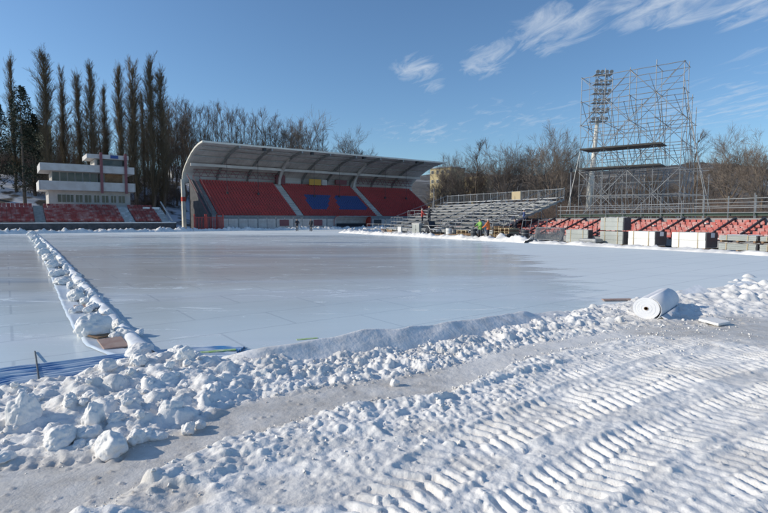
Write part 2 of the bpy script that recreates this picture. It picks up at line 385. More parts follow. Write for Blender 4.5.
# lumps pressed into the height field
Z0 = Z.copy()
def splat(x, y, r, h, seed, asp=1., rot=0., lift=0.):
    i0, i1 = np.searchsorted(gx, (x-r*1.5, x+r*1.5)); j0, j1 = np.searchsorted(gy, (y-r*1.5, y+r*1.5))
    if i1-i0 < 2 or j1-j0 < 2: return
    xs = X[j0:j1, i0:i1]; ys = Y[j0:j1, i0:i1]; c, s = math.cos(rot), math.sin(rot)
    a = ((xs-x)*c+(ys-y)*s)/asp; b = -(xs-x)*s+(ys-y)*c
    ang = np.arctan2(b, a)
    d = np.hypot(a, b)/r*(1+.16*np.sin(ang*2+seed)+.10*np.sin(ang*3+seed*2.3)+.06*np.sin(ang*5+seed*3.1))
    d = d+(n3_[j0:j1, i0:i1]-.5)*.35
    zc = Z0[min(np.searchsorted(gy, y), NY-1), min(np.searchsorted(gx, x), NX-1)]+lift
    top = zc-.15*h+h*np.sqrt(np.clip(1-d**2, 0, 1))*(1+.5*(n2_[j0:j1, i0:i1]-.5))
    Z[j0:j1, i0:i1] = np.where(d < 1, np.maximum(Z[j0:j1, i0:i1], top), Z[j0:j1, i0:i1])
def rnd_between(c0, c1, x0, x1, f0=0, f1=1):
    x = random.uniform(x0, x1); a = float(c0(x)); b = float(c1(x)); f = random.uniform(f0, f1); return x, a+(b-a)*f
for i in range(420):    # bank by the ice, left part: big lumps
    x, y = rnd_between(E, B, -4.6, -1.45, .08, .98)
    if x > -1.95 and y > float(E(x))-.45: continue
    r = min(.12, .02+random.expovariate(1/.026))*(.65 if x < -2.9 else 1); splat(x, y, r, r*random.uniform(.5, .9), random.random()*6, random.uniform(.7, 1.4), random.random()*3)
for i in range(760):    # the rest of the bank
    x, y = rnd_between(E, B, -1.7, 3.2, .32, 1.0); r = min(.065, .010+random.expovariate(1/.014)); splat(x, y, r, r*random.uniform(.4, .85), random.random()*6, random.uniform(.7, 1.5), random.random()*3)
for i in range(800):
    x, y = rnd_between(E, B, 2.6, 8.5, .1, 1.1); r = min(.06, .010+random.expovariate(1/.014)); splat(x, y, r, r*random.uniform(.3, .8), random.random()*6, random.uniform(.7, 1.5), random.random()*3)
for i in range(420):    # rubble at the right, past the roll
    c = G(random.uniform(728, 860), random.uniform(277, 303)); r = min(.17, .03+random.expovariate(1/.04)); splat(c.x, c.y, r, r*random.uniform(.6, 1.1), random.random()*6)
for i in range(800):   # broken snow above the tyre marks
    x = random.uniform(-2.2, 2.6); y = float(P(x))-abs(random.gauss(0, .42))+.03; r = min(.040, .007+random.expovariate(1/.009)); splat(x, y, r, r*random.uniform(.35, .8), random.random()*6, random.uniform(.7, 1.5), random.random()*3)
for i in range(900):    # crumbs everywhere
    c = G(random.uniform(-40, 820), random.uniform(350, 540)); r = random.uniform(.006, .02)
    if c.y < float(E(c.x)): splat(c.x, c.y, r, r*.9, random.random()*6)
n5_ = fbm(X*26+n2_*2, Y*26, 4, 123); n6_ = 1-np.abs(2*fbm(X*9, Y*9, 4, 131)-1)
rug = snowside*np.clip(sst(-.02, .1, t)*(1-sst(.95, 1.1, t))*(1-.55*sst(2.2, 4, X))+sst(-.03, .12, q)*(1-sst(.5, .95, q))*(1-sst(1.6, 2.8, X))*.40+.22*rough, 0, 1)
Z += rug*((n6_-.75)*.04*(.45+.55*sst(.0,-1.2,X))+(n5_-.5)*.04)
v = np.stack([X, Y, Z], -1).reshape(-1, 3)
idx = np.arange(NX*NY).reshape(NY, NX)
f = np.stack([idx[:-1,:-1], idx[:-1,1:], idx[1:,1:], idx[1:,:-1]], -1).reshape(-1, 4)
# leave out quads that lie wholly under the ice sheet
keep = (Z[:-1,:-1] > -.049) | (Z[1:,:-1] > -.049) | (Z[1:,1:] > -.049)
f = f[keep.ravel()]
me = npmesh('snow_field', v, f, M['snowf'])
at = me.attributes.new('dirt', 'FLOAT', 'POINT'); at.data.foreach_set('value', np.clip(dirt, 0, 1).astype(np.float32).ravel())
struct(link('snow_ground', me))
def ZH(x, y):
    return float(Z[min(np.searchsorted(gy, y), NY-1), min(np.searchsorted(gx, x), NX-1)])

# ice ---------------------------------------------------------------
RO = Vector((18.9, 25.2, 0)); RZ = math.atan2(.5, .866)       # right boundary: local x goes away from the ice, local y recedes
MO = Vector((-26.3, 76, 0)); MZ = math.atan2(.593, .805)       # main stand: local x along it, local y to its back
def RL(x, y, z=0.): c, s = math.cos(RZ), math.sin(RZ); return Vector((RO.x+x*c-y*s, RO.y+x*s+y*c, z))
def ML(x, y, z=0.): c, s = math.cos(MZ), math.sin(MZ); return Vector((MO.x+x*c-y*s, MO.y+x*s+y*c, z))
near = [(x, float(E(x))-.10) for x in np.linspace(-14, 19, 70)]
far = [RL(-1.2, -14), RL(-1.2, 10), RL(-1.3, 25), RL(-2, 46), ML(40, -6), ML(0, -5), ML(-30, -5), ML(-60, -6), Vector((-80, 25, 0))]
im = MB(); pts = [(x, y, 0) for x, y in near]+[(p.x, p.y, 0) for p in far]+[(-80, near[0][1], 0)]
bm = bmesh.new(); vs = [bm.verts.new(p) for p in pts]; fc = bm.faces.new(vs); bmesh.ops.triangulate(bm, faces=[fc])
me = bpy.data.meshes.new('ice'); bm.to_mesh(me); bm.free()
ice = bpy.data.materials.new('ice'); ice.use_nodes = True; T_ = ice.node_tree; bs = T_.nodes['Principled BSDF']
def tn(ty, **k):
    n = T_.nodes.new(ty)
    for a, b in k.items(): setattr(n, a, b)
    return n
geo = tn('ShaderNodeNewGeometry')
def noise(scale, rot, sc, detail=5, rough=.55, dist=0.):
    mp_ = tn('ShaderNodeMapping'); mp_.inputs['Rotation'].default_value = (0,0,rot); mp_.inputs['Scale'].default_value = sc
    T_.links.new(geo.outputs['Position'], mp_.inputs[0])
    n = tn('ShaderNodeTexNoise'); n.inputs['Scale'].default_value = scale; n.inputs['Detail'].default_value = detail; n.inputs['Roughness'].default_value = rough; n.inputs['Distortion'].default_value = dist
    T_.links.new(mp_.outputs[0], n.inputs['Vector']); return n.outputs[0]
def rng_(v, a, b, c=0., d=1.):
    r = tn('ShaderNodeMapRange'); r.interpolation_type = 'SMOOTHSTEP'
    for i, q_ in enumerate((a, b, c, d)): r.inputs[i+1].default_value = q_
    T_.links.new(v, r.inputs[0]); return r.outputs[0]
def mixc(fac, a, b):
    x = tn('ShaderNodeMix', data_type='RGBA'); T_.links.new(fac, x.inputs[0])
    for i, c in ((6, a), (7, b)):
        if isinstance(c, tuple): x.inputs[i].default_value = (*c, 1)
        else: T_.links.new(c, x.inputs[i])
    return x.outputs[2]
def mm(op, a, b=None, clamp=False):
    n = tn('ShaderNodeMath', operation=op); n.use_clamp = clamp
    for i, q_ in enumerate((a, b)):
        if q_ is None: continue
        if isinstance(q_, (int, float)): n.inputs[i].default_value = q_
        else: T_.links.new(q_, n.inputs[i])
    return n.outputs[0]
big = noise(.045, -.6, (1, 1.8, 1), 5, .6, .6)
streak = noise(.22, -.62, (.35, 2.2, 1), 7, .6)
frost = noise(.5, -.5, (1, 2.4, 1), 9, .72, 1.2)
fine = noise(6, 0, (1, 1, 1), 6)
sp_ = tn('ShaderNodeSeparateXYZ'); T_.links.new(geo.outputs['Position'], sp_.inputs[0])
# distance from the greyer, smoother middle of the rink
dxm = mm('DIVIDE', mm('ADD', sp_.outputs[0], 6.), 15.); dym = mm('DIVIDE', mm('SUBTRACT', sp_.outputs[1], 23.), 12.)
dm_ = mm('SQRT', mm('ADD', mm('MULTIPLY', dxm, dxm), mm('MULTIPLY', dym, dym)))
grey_mid = rng_(mm('ADD', dm_, mm('MULTIPLY', mm('SUBTRACT', big, .5), 1.6)), .6, 1.25, 1., 0.)
c_ = mixc(rng_(big, .35, .65), (.56,.65,.69), (.72,.78,.79))
c_ = mixc(grey_mid, c_, (.58,.58,.57))
c_ = mixc(mm('MULTIPLY', rng_(streak, .46, .66), .7), c_, (.68,.73,.78))
fr = mm('MULTIPLY', rng_(frost, .57, .66), mm('SUBTRACT', 1.15, mm('MULTIPLY', grey_mid, .75)), True)
rightf = rng_(mm('ADD', mm('SUBTRACT', sp_.outputs[0], mm('MULTIPLY', sp_.outputs[1], .12)), mm('MULTIPLY', frost, 8.)), 3.5, 9.)
jag = noise(.35, -.55, (.45, 1.8, 1), 8, .68, .8)
rightf = rng_(mm('ADD', mm('SUBTRACT', sp_.outputs[0], mm('MULTIPLY', sp_.outputs[1], .10)), mm('MULTIPLY', jag, 9.)), 7.9, 8.7)
farf = rng_(mm('ADD', mm('MULTIPLY', sp_.outputs[1], .12), mm('MULTIPLY', jag, 7.)), 9.6, 10.8)
fr = mm('MAXIMUM', mm('MULTIPLY', fr, .7), mm('MULTIPLY', mm('MAXIMUM', rightf, farf), .8))
c_ = mixc(mm('MULTIPLY', rng_(noise(.11, -.7, (.5, 2.2, 1), 6, .6, .5), .56, .66), mm('SUBTRACT', .7, mm('MULTIPLY', grey_mid, .3)), True), c_, (.27,.35,.46))
c_ = mixc(fr, c_, (.75,.80,.81))
scr = noise(2.6, .5, (.12, 3.2, 1), 5, .7, .3); scr2 = noise(2.2, -1.2, (.10, 3.0, 1), 5, .7, .5)
c_ = mixc(mm('MULTIPLY', mm('MAXIMUM', rng_(scr, .62, .68), rng_(scr2, .64, .69)), .38), c_, (.80,.84,.86))
# faint seams of the sheets frozen under the ice
mpb = tn('ShaderNodeMapping'); mpb.inputs['Rotation'].default_value = (0,0,-MZ); T_.links.new(geo.outputs['Position'], mpb.inputs[0])
br = tn('ShaderNodeTexBrick'); br.inputs['Scale'].default_value = .2; br.inputs['Mortar Size'].default_value = .006; br.inputs['Mortar Smooth'].default_value = .8
br.inputs['Color1'].default_value = br.inputs['Color2'].default_value = (0,0,0,1); br.inputs['Mortar'].default_value = (1,1,1,1)
T_.links.new(mpb.outputs[0], br.inputs['Vector'])
c_ = mixc(mm('MULTIPLY', br.outputs[0], .30), c_, (.22,.26,.32))
T_.links.new(c_, bs.inputs['Base Color'])
ro = mm('ADD', mm('ADD', .16, mm('MULTIPLY', streak, .14)), mm('SUBTRACT', mm('MULTIPLY', fr, .45), mm('MULTIPLY', grey_mid, .05)), True)
T_.links.new(ro, bs.inputs['Roughness']); bs.inputs['IOR'].default_value = 1.31; bs.inputs['Specular IOR Level'].default_value = .5
bp = tn('ShaderNodeBump'); bp.inputs['Strength'].default_value = .10; bp.inputs['Distance'].default_value = .01
T_.links.new(fine, bp.inputs['Height']); T_.links.new(bp.outputs[0], bs.inputs['Normal'])
me.materials.append(ice); struct(link('ice', me))
#MARK2

# ------------------------------------------------------------------ hills far behind, embankments
def hill(name, x0, x1, y0, y1, n, m_, hf, mt):
    xs = np.linspace(x0, x1, n); ys = np.linspace(y0, y1, m_); A, Bq = np.meshgrid(xs, ys)
    H = hf(A, Bq); idx = np.arange(n*m_).reshape(m_, n)
    ff = np.stack([idx[:-1,:-1], idx[:-1,1:], idx[1:,1:], idx[1:,:-1]], -1).reshape(-1, 4)
    return struct(link(name, npmesh(name, np.stack([A, Bq, H], -1).reshape(-1, 3), ff, mt)))
M['hillwood'] = mat('wooded_hill', (.085,.080,.075), .95, (.36,.37,.38), .022, 9, mixr=(.54,.74), bump=3, bscale=.12)
def far_h(x, y):
    r_ = sst(330, 900, y); side = sst(-250, 150, x)
    return -1+r_*(26+58*side*(.55+.75*fbm(x/260+3, y/400, 4, 7)))+r_*9*fbm(x/26, y/26, 3, 9)
hill('hills', -1500, 2400, 320, 1300, 240, 90, far_h, M['hillwood'])
M['slope'] = mat('snowy_slope', (.62,.65,.70), .9, (.10,.085,.07), .35, 8, mixr=(.50,.60))
cM, sM = math.cos(MZ), math.sin(MZ)
def slope_h(x, y):
    ly = -(x-MO.x)*sM+(y-MO.y)*cM; lx = (x-MO.x)*cM+(y-MO.y)*sM
    return -.3+sst(14, 52, ly)*(9.5+3*fbm(x/14, y/14, 3, 31))*(1-.85*sst(20, 75, lx))
hill('terrain', -150, 80, 70, 240, 120, 100, slope_h, M['slope'])
def TH(x, y): return float(slope_h(np.array(x, float), np.array(y, float)))

# ------------------------------------------------------------------ trees
def prisms(segs, sides):
    a = np.array([s[:3] for s in segs], float); b = np.array([s[3:6] for s in segs], float)
    r0 = np.array([s[6] for s in segs]); r1 = np.array([s[7] for s in segs])
    d = b-a; d /= np.linalg.norm(d, axis=1)[:, None]+1e-9
    up = np.where(np.abs(d[:, 2:3]) < .9, np.array([[0,0,1.]]), np.array([[1.,0,0]]))
    u = np.cross(d, up); u /= np.linalg.norm(u, axis=1)[:, None]; w_ = np.cross(d, u)
    vs = []
    for p, r in ((a, r0), (b, r1)):
        for i in range(sides):
            t = 2*math.pi*i/sides; vs.append(p+(u*math.cos(t)+w_*math.sin(t))*r[:, None])
    V = np.stack(vs, 1).reshape(-1, 3); n = len(segs); o = np.arange(n)*2*sides
    fs = [np.stack([o+i, o+(i+1) % sides, o+sides+(i+1) % sides, o+sides+i], 1) for i in range(sides)]
    return V, np.concatenate(fs)
def grow(segs, p, d, ln, r, lvl, maxl, spread, nk, upb, rnd, shrink=.62, minr=.014, steps=3):
    q = Vector(p); dd = Vector(d).normalized(); pts = [(q.copy(), r)]
    for i in range(steps):
        dd = (dd+Vector((rnd.gauss(0,.12), rnd.gauss(0,.12), rnd.gauss(0,.07)+upb))).normalized()
        q2 = q+dd*ln/steps; r2 = max(minr, r*(1-(i+1)/steps*.55)); segs.append((*q, *q2, pts[-1][1], r2, lvl)); q = q2; pts.append((q.copy(), r2))
    if lvl >= maxl: return
    for k in range(nk):
        f_ = rnd.uniform(.25, 1.0); j = min(steps-1, int(f_*steps)); a = pts[j][0].lerp(pts[j+1][0], f_*steps-j)
        pd = (pts[j+1][0]-pts[j][0]).normalized(); th = rnd.uniform(0, 2*math.pi)
        s1 = pd.orthogonal().normalized(); s2 = pd.cross(s1)
        nd_ = (pd*math.cos(spread)+(s1*math.cos(th)+s2*math.sin(th))*math.sin(spread)*rnd.uniform(.7, 1.25)).normalized()
        grow(segs, a, nd_, ln*shrink*rnd.uniform(.7, 1.15), max(minr, pts[j][1]*.6), lvl+1, maxl, spread, nk, upb, rnd, shrink, minr, 2)
def tree_meshes(kind, seed, twig):
    rnd = random.Random(seed); tr = []; cr = []
    if kind == 'poplar':
        H = 24.; q = Vector((0,0,-.5)); pts = [q]; n = 14
        for i in range(n):
            z = (i+1)/n*H; q2 = Vector((rnd.gauss(0,.10), rnd.gauss(0,.10), z)); tr.append((*q, *q2, .34*(1-.93*i/n), .34*(1-.93*(i+1)/n), 0)); q = q2; pts.append(q)
        segs = []
        for k in range(230):
            z = H*rnd.uniform(.04, .97)**.9; i = min(n-1, int(z/H*n)); a = pts[i].lerp(pts[i+1], z/H*n-i); th = rnd.uniform(0, 2*math.pi)
            tl = R(rnd.uniform(6, 20)); ln = rnd.uniform(1.8, 4.2)*(1-.45*z/H)
            grow(segs, a, (math.sin(tl)*math.cos(th), math.sin(tl)*math.sin(th), math.cos(tl)), ln, .032, 1, 3, R(17), 6, .06, rnd, .55, .009, 3)
        cr = segs
    elif kind == 'forest':   # tall, slim, crown in its upper part
        H = 19.; q = Vector((0,0,-.5)); pts = [q]; n = 10
        for i in range(n):
            z = (i+1)/n*H; q2 = Vector((rnd.gauss(0,.16), rnd.gauss(0,.16), z)); tr.append((*q, *q2, .20*(1-.9*i/n), .20*(1-.9*(i+1)/n), 0)); q = q2; pts.append(q)
        for k in range(52):
            z = H*rnd.uniform(.22, .97); i = min(n-1, int(z/H*n)); a = pts[i].lerp(pts[i+1], z/H*n-i); th = rnd.uniform(0, 2*math.pi); tl = R(rnd.uniform(22, 50))
            grow(cr, a, (math.sin(tl)*math.cos(th), math.sin(tl)*math.sin(th), math.cos(tl)), rnd.uniform(2, 4.2)*(1.1-.6*z/H), .035, 1, 3, R(26), 5, .05, rnd, .6, .008, 3)
    elif kind == 'round':    # broad crown on several limbs
        segs = []; q = Vector((0,0,-.5)); tp = Vector((rnd.gauss(0,.2), rnd.gauss(0,.2), 5.2)); tr.append((*q, *tp, .36, .26, 0))
        for k in range(8):
            th = k/8*2*math.pi*1.7+rnd.uniform(-.3,.3); tl = R(rnd.uniform(5, 50)); a = q.lerp(tp, rnd.uniform(.6, 1))
            grow(segs, a, (math.sin(tl)*math.cos(th), math.sin(tl)*math.sin(th), math.cos(tl)), rnd.uniform(4.6, 6.4)*(1.25-.5*tl), .13, 1, 5, R(34), 5, .05, rnd, .64, .010, 4)
        tr += [s for s in segs if s[8] <= 1]; cr = [s for s in segs if s[8] > 1]
    elif kind == 'bush':
        for k in range(38):
            th = rnd.uniform(0, 2*math.pi); tl = R(rnd.uniform(5, 48)); x, y = rnd.gauss(0, 1.1), rnd.gauss(0, 1.1)
            grow(cr, (x, y, -.2), (math.sin(tl)*math.cos(th), math.sin(tl)*math.sin(th), math.cos(tl)), rnd.uniform(2.2, 4), .03, 1, 3, R(26), 6, .02, rnd, .6, .008, 3)
        tr = [s for s in cr if s[8] == 1]; cr = [s for s in cr if s[8] > 1]
    V, F = prisms(tr, 7); a = npmesh('trunk', V, F, M['bark'])
    V, F = prisms(cr, 3); b = npmesh('crown', V, F, twig, False)
    return a, b
TM = {'poplar': [tree_meshes('poplar', s, M['twigolive']) for s in (1,2,3,4,5)], 'forest': [tree_meshes('forest', s, M['twig']) for s in (11,12,13,14)],
      'round': [tree_meshes('round', s, M['twig2']) for s in (21,22,23,24)], 'bush': [tree_meshes('bush', s, M['twig3']) for s in (31,32)]}
TH_ = {}
def tree(name, kind, var, loc, h, label, cat='tree', group=None, wd=1.):
    base = {'poplar': 25.5, 'forest': 19.8, 'round': 15.5, 'bush': 5.6}[kind]; a, b = TM[kind][var % len(TM[kind])]; s = h/base
    base = max(v_.co.z for v_ in b.vertices) if (kind, var % len(TM[kind])) not in TH_ else TH_[(kind, var % len(TM[kind]))]; TH_[(kind, var % len(TM[kind]))] = base; s = h/base
    t = thing(name, label, cat, loc, random.uniform(0, 6.28), group); t.scale = (s*wd, s*wd, s)
    link('trunk', a, t); link('crown', b, t); return t
pop = [(9,48,92,1.0,'tall bare poplar at the far left edge beside the dark evergreen'), (43,43,90,1.6,'tallest and broadest bare poplar behind the left end of the white building'),
       (60,62,98,.9,'thin dark poplar just right of the broadest poplar'), (76,64,96,1.1,'slim poplar standing behind the lower roof of the white building'), (89,56,93,1.2,'poplar to the left of the rooftop cabin of the white building'),
       (103,78,100,1.0,'short poplar behind the rooftop cabin of the white building'), (117,58,95,1.1,'poplar to the right of the rooftop cabin of the white building'), (131,54,93,1.35,'broad poplar behind the right end of the white building'),
       (141,84,102,.8,'short thin poplar between two taller ones right of the white building'), (149,50,94,1.2,'tall poplar, left one of the close pair right of the white building'), (160,60,95,1.35,'tall poplar, right one of the close pair right of the white building')]
for i, (px, py, Yd, wd, lb) in enumerate(pop):
    tp = PY(px, py, Yd); z0 = TH(tp.x, tp.y)-.3; tree('poplar_tree', 'poplar', i, (tp.x, tp.y, z0), tp.z-z0, lb, 'tree', 'bare poplars behind the left terrace', wd*.74)
# the row of slim trees above the main stand and the woods between the poplars
i = 0
for k in range(34):
    px = 166+k*4.7+random.uniform(-1.5, 1.5); Yd = random.uniform(112, 128); py = np.interp(px, [165,200,235,265,290,325], [92,95,101,109,116,122])+random.uniform(-3, 7)
    tp = PY(px, py, Yd); z0 = TH(tp.x, tp.y)-.3; tree('slim_tree', 'forest', k, (tp.x, tp.y, z0), tp.z-z0, 'slim bare tree in the row rising behind the roof of the covered stand', 'tree', 'slim trees behind the covered stand', .8)
for k in range(60):
    px = random.uniform(-25, 190); Yd = random.uniform(98, 140); py = random.uniform(92, 132)+ (8 if px < 60 else 0)
    tp = PY(px, py, Yd); z0 = TH(tp.x, tp.y)-.3; tree('woodland_tree', 'forest', k, (tp.x, tp.y, z0), tp.z-z0, 'dark bare tree in the woods between and behind the poplars', 'tree', 'woodland trees behind the poplars', 1.15)
for k in range(44):
    px = random.uniform(-20, 182); Yd = random.uniform(90, 112)
    tp = PY(px, random.uniform(150, 178), Yd); z0 = TH(tp.x, tp.y)-.2; tree('leafless_bush', 'bush', k, (tp.x, tp.y, z0), random.uniform(3.5, 7), 'leafless bush on the snowy slope under the poplars', 'bush', 'bushes under the poplars')
for k, (px, py, Yd, lb) in enumerate([(302,104,116,'big round bare tree behind the middle of the stand roof'), (351,125,125,'rounded pale brown bare tree behind the roof, right of the big one'),
        (330,138,122,'low bare tree between the two round ones behind the stand roof'),
        (452,148,150,'small faint bare tree beside the yellow house'), (477,137,120,'slender bare tree behind the left part of the steel terrace'),
        (504,134,115,'round bare tree behind the middle of the steel terrace'), (533,142,125,'bare tree left of the tall forked one behind the steel terrace'), (556,118,95,'tall forked bare tree behind the right end of the steel terrace'),
        (697,127,85,'bare tree just right of the scaffold tower'), (733,123,80,'tall bare tree at the right between two others'), (766,120,72,'bare tree at the right edge of the picture'),
        (714,150,120,'lower bare tree between the two big ones at the right'), (440,158,130,'bare tree before the yellow apartment house'),(463,150,128,'thin bare tree between the two yellow houses'),(490,146,130,'faint bare tree left of the round one behind the steel terrace'),(518,140,120,'bare tree right of the round one behind the steel terrace'),(544,136,118,'bare tree close beside the tall forked one, on its left'),(571,140,112,'bare tree between the tall forked one and the scaffold tower'),
        (655,150,110,'bare tree partly behind the scaffold tower'), (612,158,125,'bare tree behind the floodlight mast')]):
    tp = PY(px, py, Yd); z0 = max(-.2, TH(tp.x, tp.y)-.3) if px < 400 else -.2
    if px in (477, 533, 697): kd, wd = 'forest', 1.5
    else: kd, wd = 'round', .82 if px != 302 else 1.0
    tree('bare_tree', kd, k, (tp.x, tp.y, z0), tp.z-z0, lb, 'tree', 'single bare trees behind the stands', wd)
for k in range(40):
    px = random.choice([random.uniform(440, 560), random.uniform(560, 790), random.uniform(560, 790)]); Yd = random.uniform(62, 110)
    tp = PY(px, random.uniform(187, 202), Yd); tree('brown_thicket', 'bush', k, (tp.x, tp.y, 0), tp.z*random.uniform(.85, 1.1), 'reddish brown leafless thicket beyond the right hand terrace', 'bush', 'thickets beyond the right hand terrace', 1.1)
for k in range(20):
    px = random.uniform(425, 800); Yd = random.uniform(120, 170); tp = PY(px, random.uniform(174, 190), Yd)
    tree('distant_tree', 'round', k, (tp.x, tp.y, 0), tp.z, 'distant small bare tree before the wooded hill', 'tree', 'distant trees before the hill', 1.3)
# dark evergreen at the far left
def evergreen(loc, h, lb):
    t = thing('evergreen_tree', lb, 'tree', loc); m = MB(); m.tube((0,0,-.5), (0,0,h*.85), .3, .06, 8); m.build('trunk', M['bark'], t)
    n = 9000; zz_ = rng.random(n)**.8; rr = (.30+.7*np.sin(np.clip(zz_, 0, 1)*math.pi)**.7)*(1-zz_*.45)*3.4*np.sqrt(rng.random(n)); th = rng.random(n)*6.283
    clump = vn(th*1.6+zz_*5, zz_*9, 3); keep = clump > .48; zz_, rr, th = zz_[keep], rr[keep], th[keep]; n = len(zz_)
    c = np.stack([rr*np.cos(th), rr*np.sin(th), h*(.12+.88*zz_)], 1); a = rng.normal(0, .16, (n, 3)); b = rng.normal(0, .16, (n, 3))
    link('crown', npmesh('crown', np.stack([c, c+a, c+b], 1).reshape(-1, 3), np.arange(3*n).reshape(-1, 3), M['conifer'], False), t)
for px, py, Yd, lb in ((19,84,88,'dark dense evergreen at the left, next to the first poplar'), (-8,96,88,'dark evergreen cut by the left edge of the picture'), (31,112,92,'lower dark evergreen leaning on the broadest poplar')):
    tp = PY(px, py, Yd); z0 = TH(tp.x, tp.y); evergreen((tp.x, tp.y, z0-.3), tp.z-z0, lb)

# houses behind
def house(loc, rz, w_, d, h, lb, wallm, wins=4, rows=3, rh=0.):
    t = thing('apartment_house', lb, 'house', loc, rz); m = MB(); m.box(0, w_, 0, d, -1, h); m.build('wall', wallm, t)
    m = MB(); 
    if rh: m.prism([(-.4, h), (d+.4, h), (d/2, h+rh)], 'x', -.4, w_+.4)
    else: m.box(-.3, w_+.3, -.3, d+.3, h, h+.35)
    m.build('roof', M['slope'] if rh else M['concrete'], t)
    for i in range(wins):
        for j in range(rows):
            x = w_*(i+.5)/wins; z = h*(j+.45)/rows; m = MB(); m.box(x-.55, x+.55, -.06, .0, z-.1, z+1.1); f_ = m.build('window', M['plaster'], t)
            m = MB(); m.box(x-.47, x+.47, -.09, -.062, z-.02, z+1.02); m.build('pane', M['glass'], f_)
    for j in range(rows):
        for yy in (d*.3, d*.7):
            z = h*(j+.45)/rows; m = MB(); m.box(-.06, 0, yy-.55, yy+.55, z-.1, z+1.1); f_ = m.build('window', M['plaster'], t)
            m = MB(); m.box(-.09, -.062, yy-.47, yy+.47, z-.02, z+1.02); m.build('pane', M['glass'], f_)
p = PY(430, 190, 190); house((p.x, p.y, 0), R(-42), 9, 9, 20.0, 'sunlit yellow apartment house half hidden by bare trees beyond the covered stand', M['ygl'], 4, 6)
p = PY(464, 190, 200); house((p.x, p.y, 0), R(-30), 9, 8, 18.0, 'small pale yellow block to the right of the yellow apartment house', M['ygl'], 3, 5)
p = PY(24, 150, 175); house((p.x, p.y, 9), R(36), 8, 10, 24.5, 'yellow house glimpsed between the poplars on the left', M['ygl'], 3, 6)
p = PY(172, 175, 170); house((p.x, p.y, 4), R(36), 9, 8, 13.5, 'pale house glimpsed through the woods left of the covered stand', M['plaster'], 3, 3, 2.0)
p = PY(672, 196, 230); house((p.x, p.y, -2), R(20), 9, 8, 14, 'little white house seen through the thicket right of the scaffold tower', M['plaster'], 3, 3, 2.5)

# ------------------------------------------------------------------ covered main stand
LEN = 47.9; ZSEAT0, SL, NROW, DROW = 2.2, .64, 20, .47
stand = thing('covered_grandstand', 'long covered grandstand with red seats, blue seat pattern and curved pale steel roof', 'grandstand', MO, MZ)
m = MB()
for r in range(NROW):
    y0 = .3+r*DROW; m.box(.9, LEN-1, y0, y0+DROW+.0, .6, 2.0+r*DROW*SL-.02*0+.0)
m.box(.9, LEN-1, .3+NROW*DROW, 11.0, .6, 2.0+(NROW-1)*DROW*SL)
m.build('terrace', M['concrete'], stand)
m = MB(); m.box(.9, LEN-1, 0, .28, 0, 2.25); m.build('front_wall', M['concrete'], stand)
def seat_row(name, parent, s0, s1, y, z, blue=None, mats=None, gap=.5, jit=0.):
    m = MB(); n = int((s1-s0)/gap)
    for k in range(n):
        x = s0+(k+.5)*(s1-s0)/n
        mi = 1 if (blue and blue(x, y)) else 0
        if jit and random.random() < jit: mi = 2
        m.box(x-.21, x+.21, y, y+.34, z+.10, z+.16, mi); m.box(x-.21, x+.21, y+.31, y+.37, z+.16, z+.50, mi)
    return m.build(name, mats, parent)
def isblue(s, v):
    t_ = (v-2)/4.3
    if not 0 <= t_ <= 1: return False
    return (18.9+.5*t_ < s < 21.9+3.1*t_) or (24.6+1.3*t_ < s < 30.7+.5*t_)
for (s0, s1) in ((2.0, 15.1), (16.5, 31.5), (32.9, LEN-1.3)):
    for r in range(NROW):
        seat_row('seat_row', stand, s0, s1, .38+r*DROW, 2.0+r*DROW*SL, isblue, [M['redseat'], M['blueseat']])
for s0, wd in ((15.1, 1.4), (31.5, 1.4), (.9, 1.1)):
    m = MB()
    for r in range(NROW*2): m.box(s0+.05, s0+wd-.05, .3+r*DROW/2, .3+(r+1)*DROW/2+.01, 1.4, 2.06+r*DROW/2*SL)
    m.build('stair', M['roofmetal'] if s0 > 5 else M['concrete'], stand)
    for q_ in ((s0+.04,), (s0+wd-.04,)):
        m = MB(); m.bar((q_[0], .4, 2.9), (q_[0], 9.6, 2.9+9.2*SL), .05)
        for k in range(6): y = .5+k*1.8; m.bar((q_[0], y, 2.0+(y-.3)*SL), (q_[0], y, 2.95+(y-.4)*SL), .04)
        if s0 < 5: m.build('handrail', M['maroon'], stand)
prof = [(0,13.1),(2,12.95),(3.9,12.6),(6,11.95),(7.8,11.15),(9.6,10.2),(10.7,9.4),(11.15,8.6),(11.25,7.6)]
prof_low = [(0,12.92),(2,12.77),(3.8,12.43),(5.9,11.78),(7.7,10.98),(9.45,10.05),(10.5,9.3),(10.9,8.5),(11.0,7.6)]
m = MB(); m.prism(prof+prof_low[::-1], 'x', 0, LEN); m.build('roof', M['roofmetal'], stand)
def curve_bar(m, x, w_, pr, depth, th=None):
    for (a, b) in zip(pr, pr[1:]):
        n_ = Vector((0, b[1]-a[1], -(b[0]-a[0]))).normalized()   # pointing below/inside
        n_ = Vector((0, -abs(b[1]-a[1]), -abs(b[0]-a[0]))).normalized()
        A0 = Vector((x-w_/2, a[0], a[1])); B0 = Vector((x-w_/2, b[0], b[1])); dx = Vector((w_,0,0))
        m.add([A0, A0+dx, A0+dx+n_*depth, A0+n_*depth, B0, B0+dx, B0+dx+n_*depth, B0+n_*depth],
              [(0,3,2,1),(4,5,6,7),(0,1,5,4),(1,2,6,5),(2,3,7,6),(3,0,4,7)])
m = MB()
for k in range(54): curve_bar(m, .5+k*.88, .03, prof_low[:7], .035)
m.build('panel_joints', M['roofmetal'], stand)
m = MB(); m.box(-.1, LEN+.1, -.16, -.01, 12.86, 13.12); m.build('fascia', M['frame'], stand)
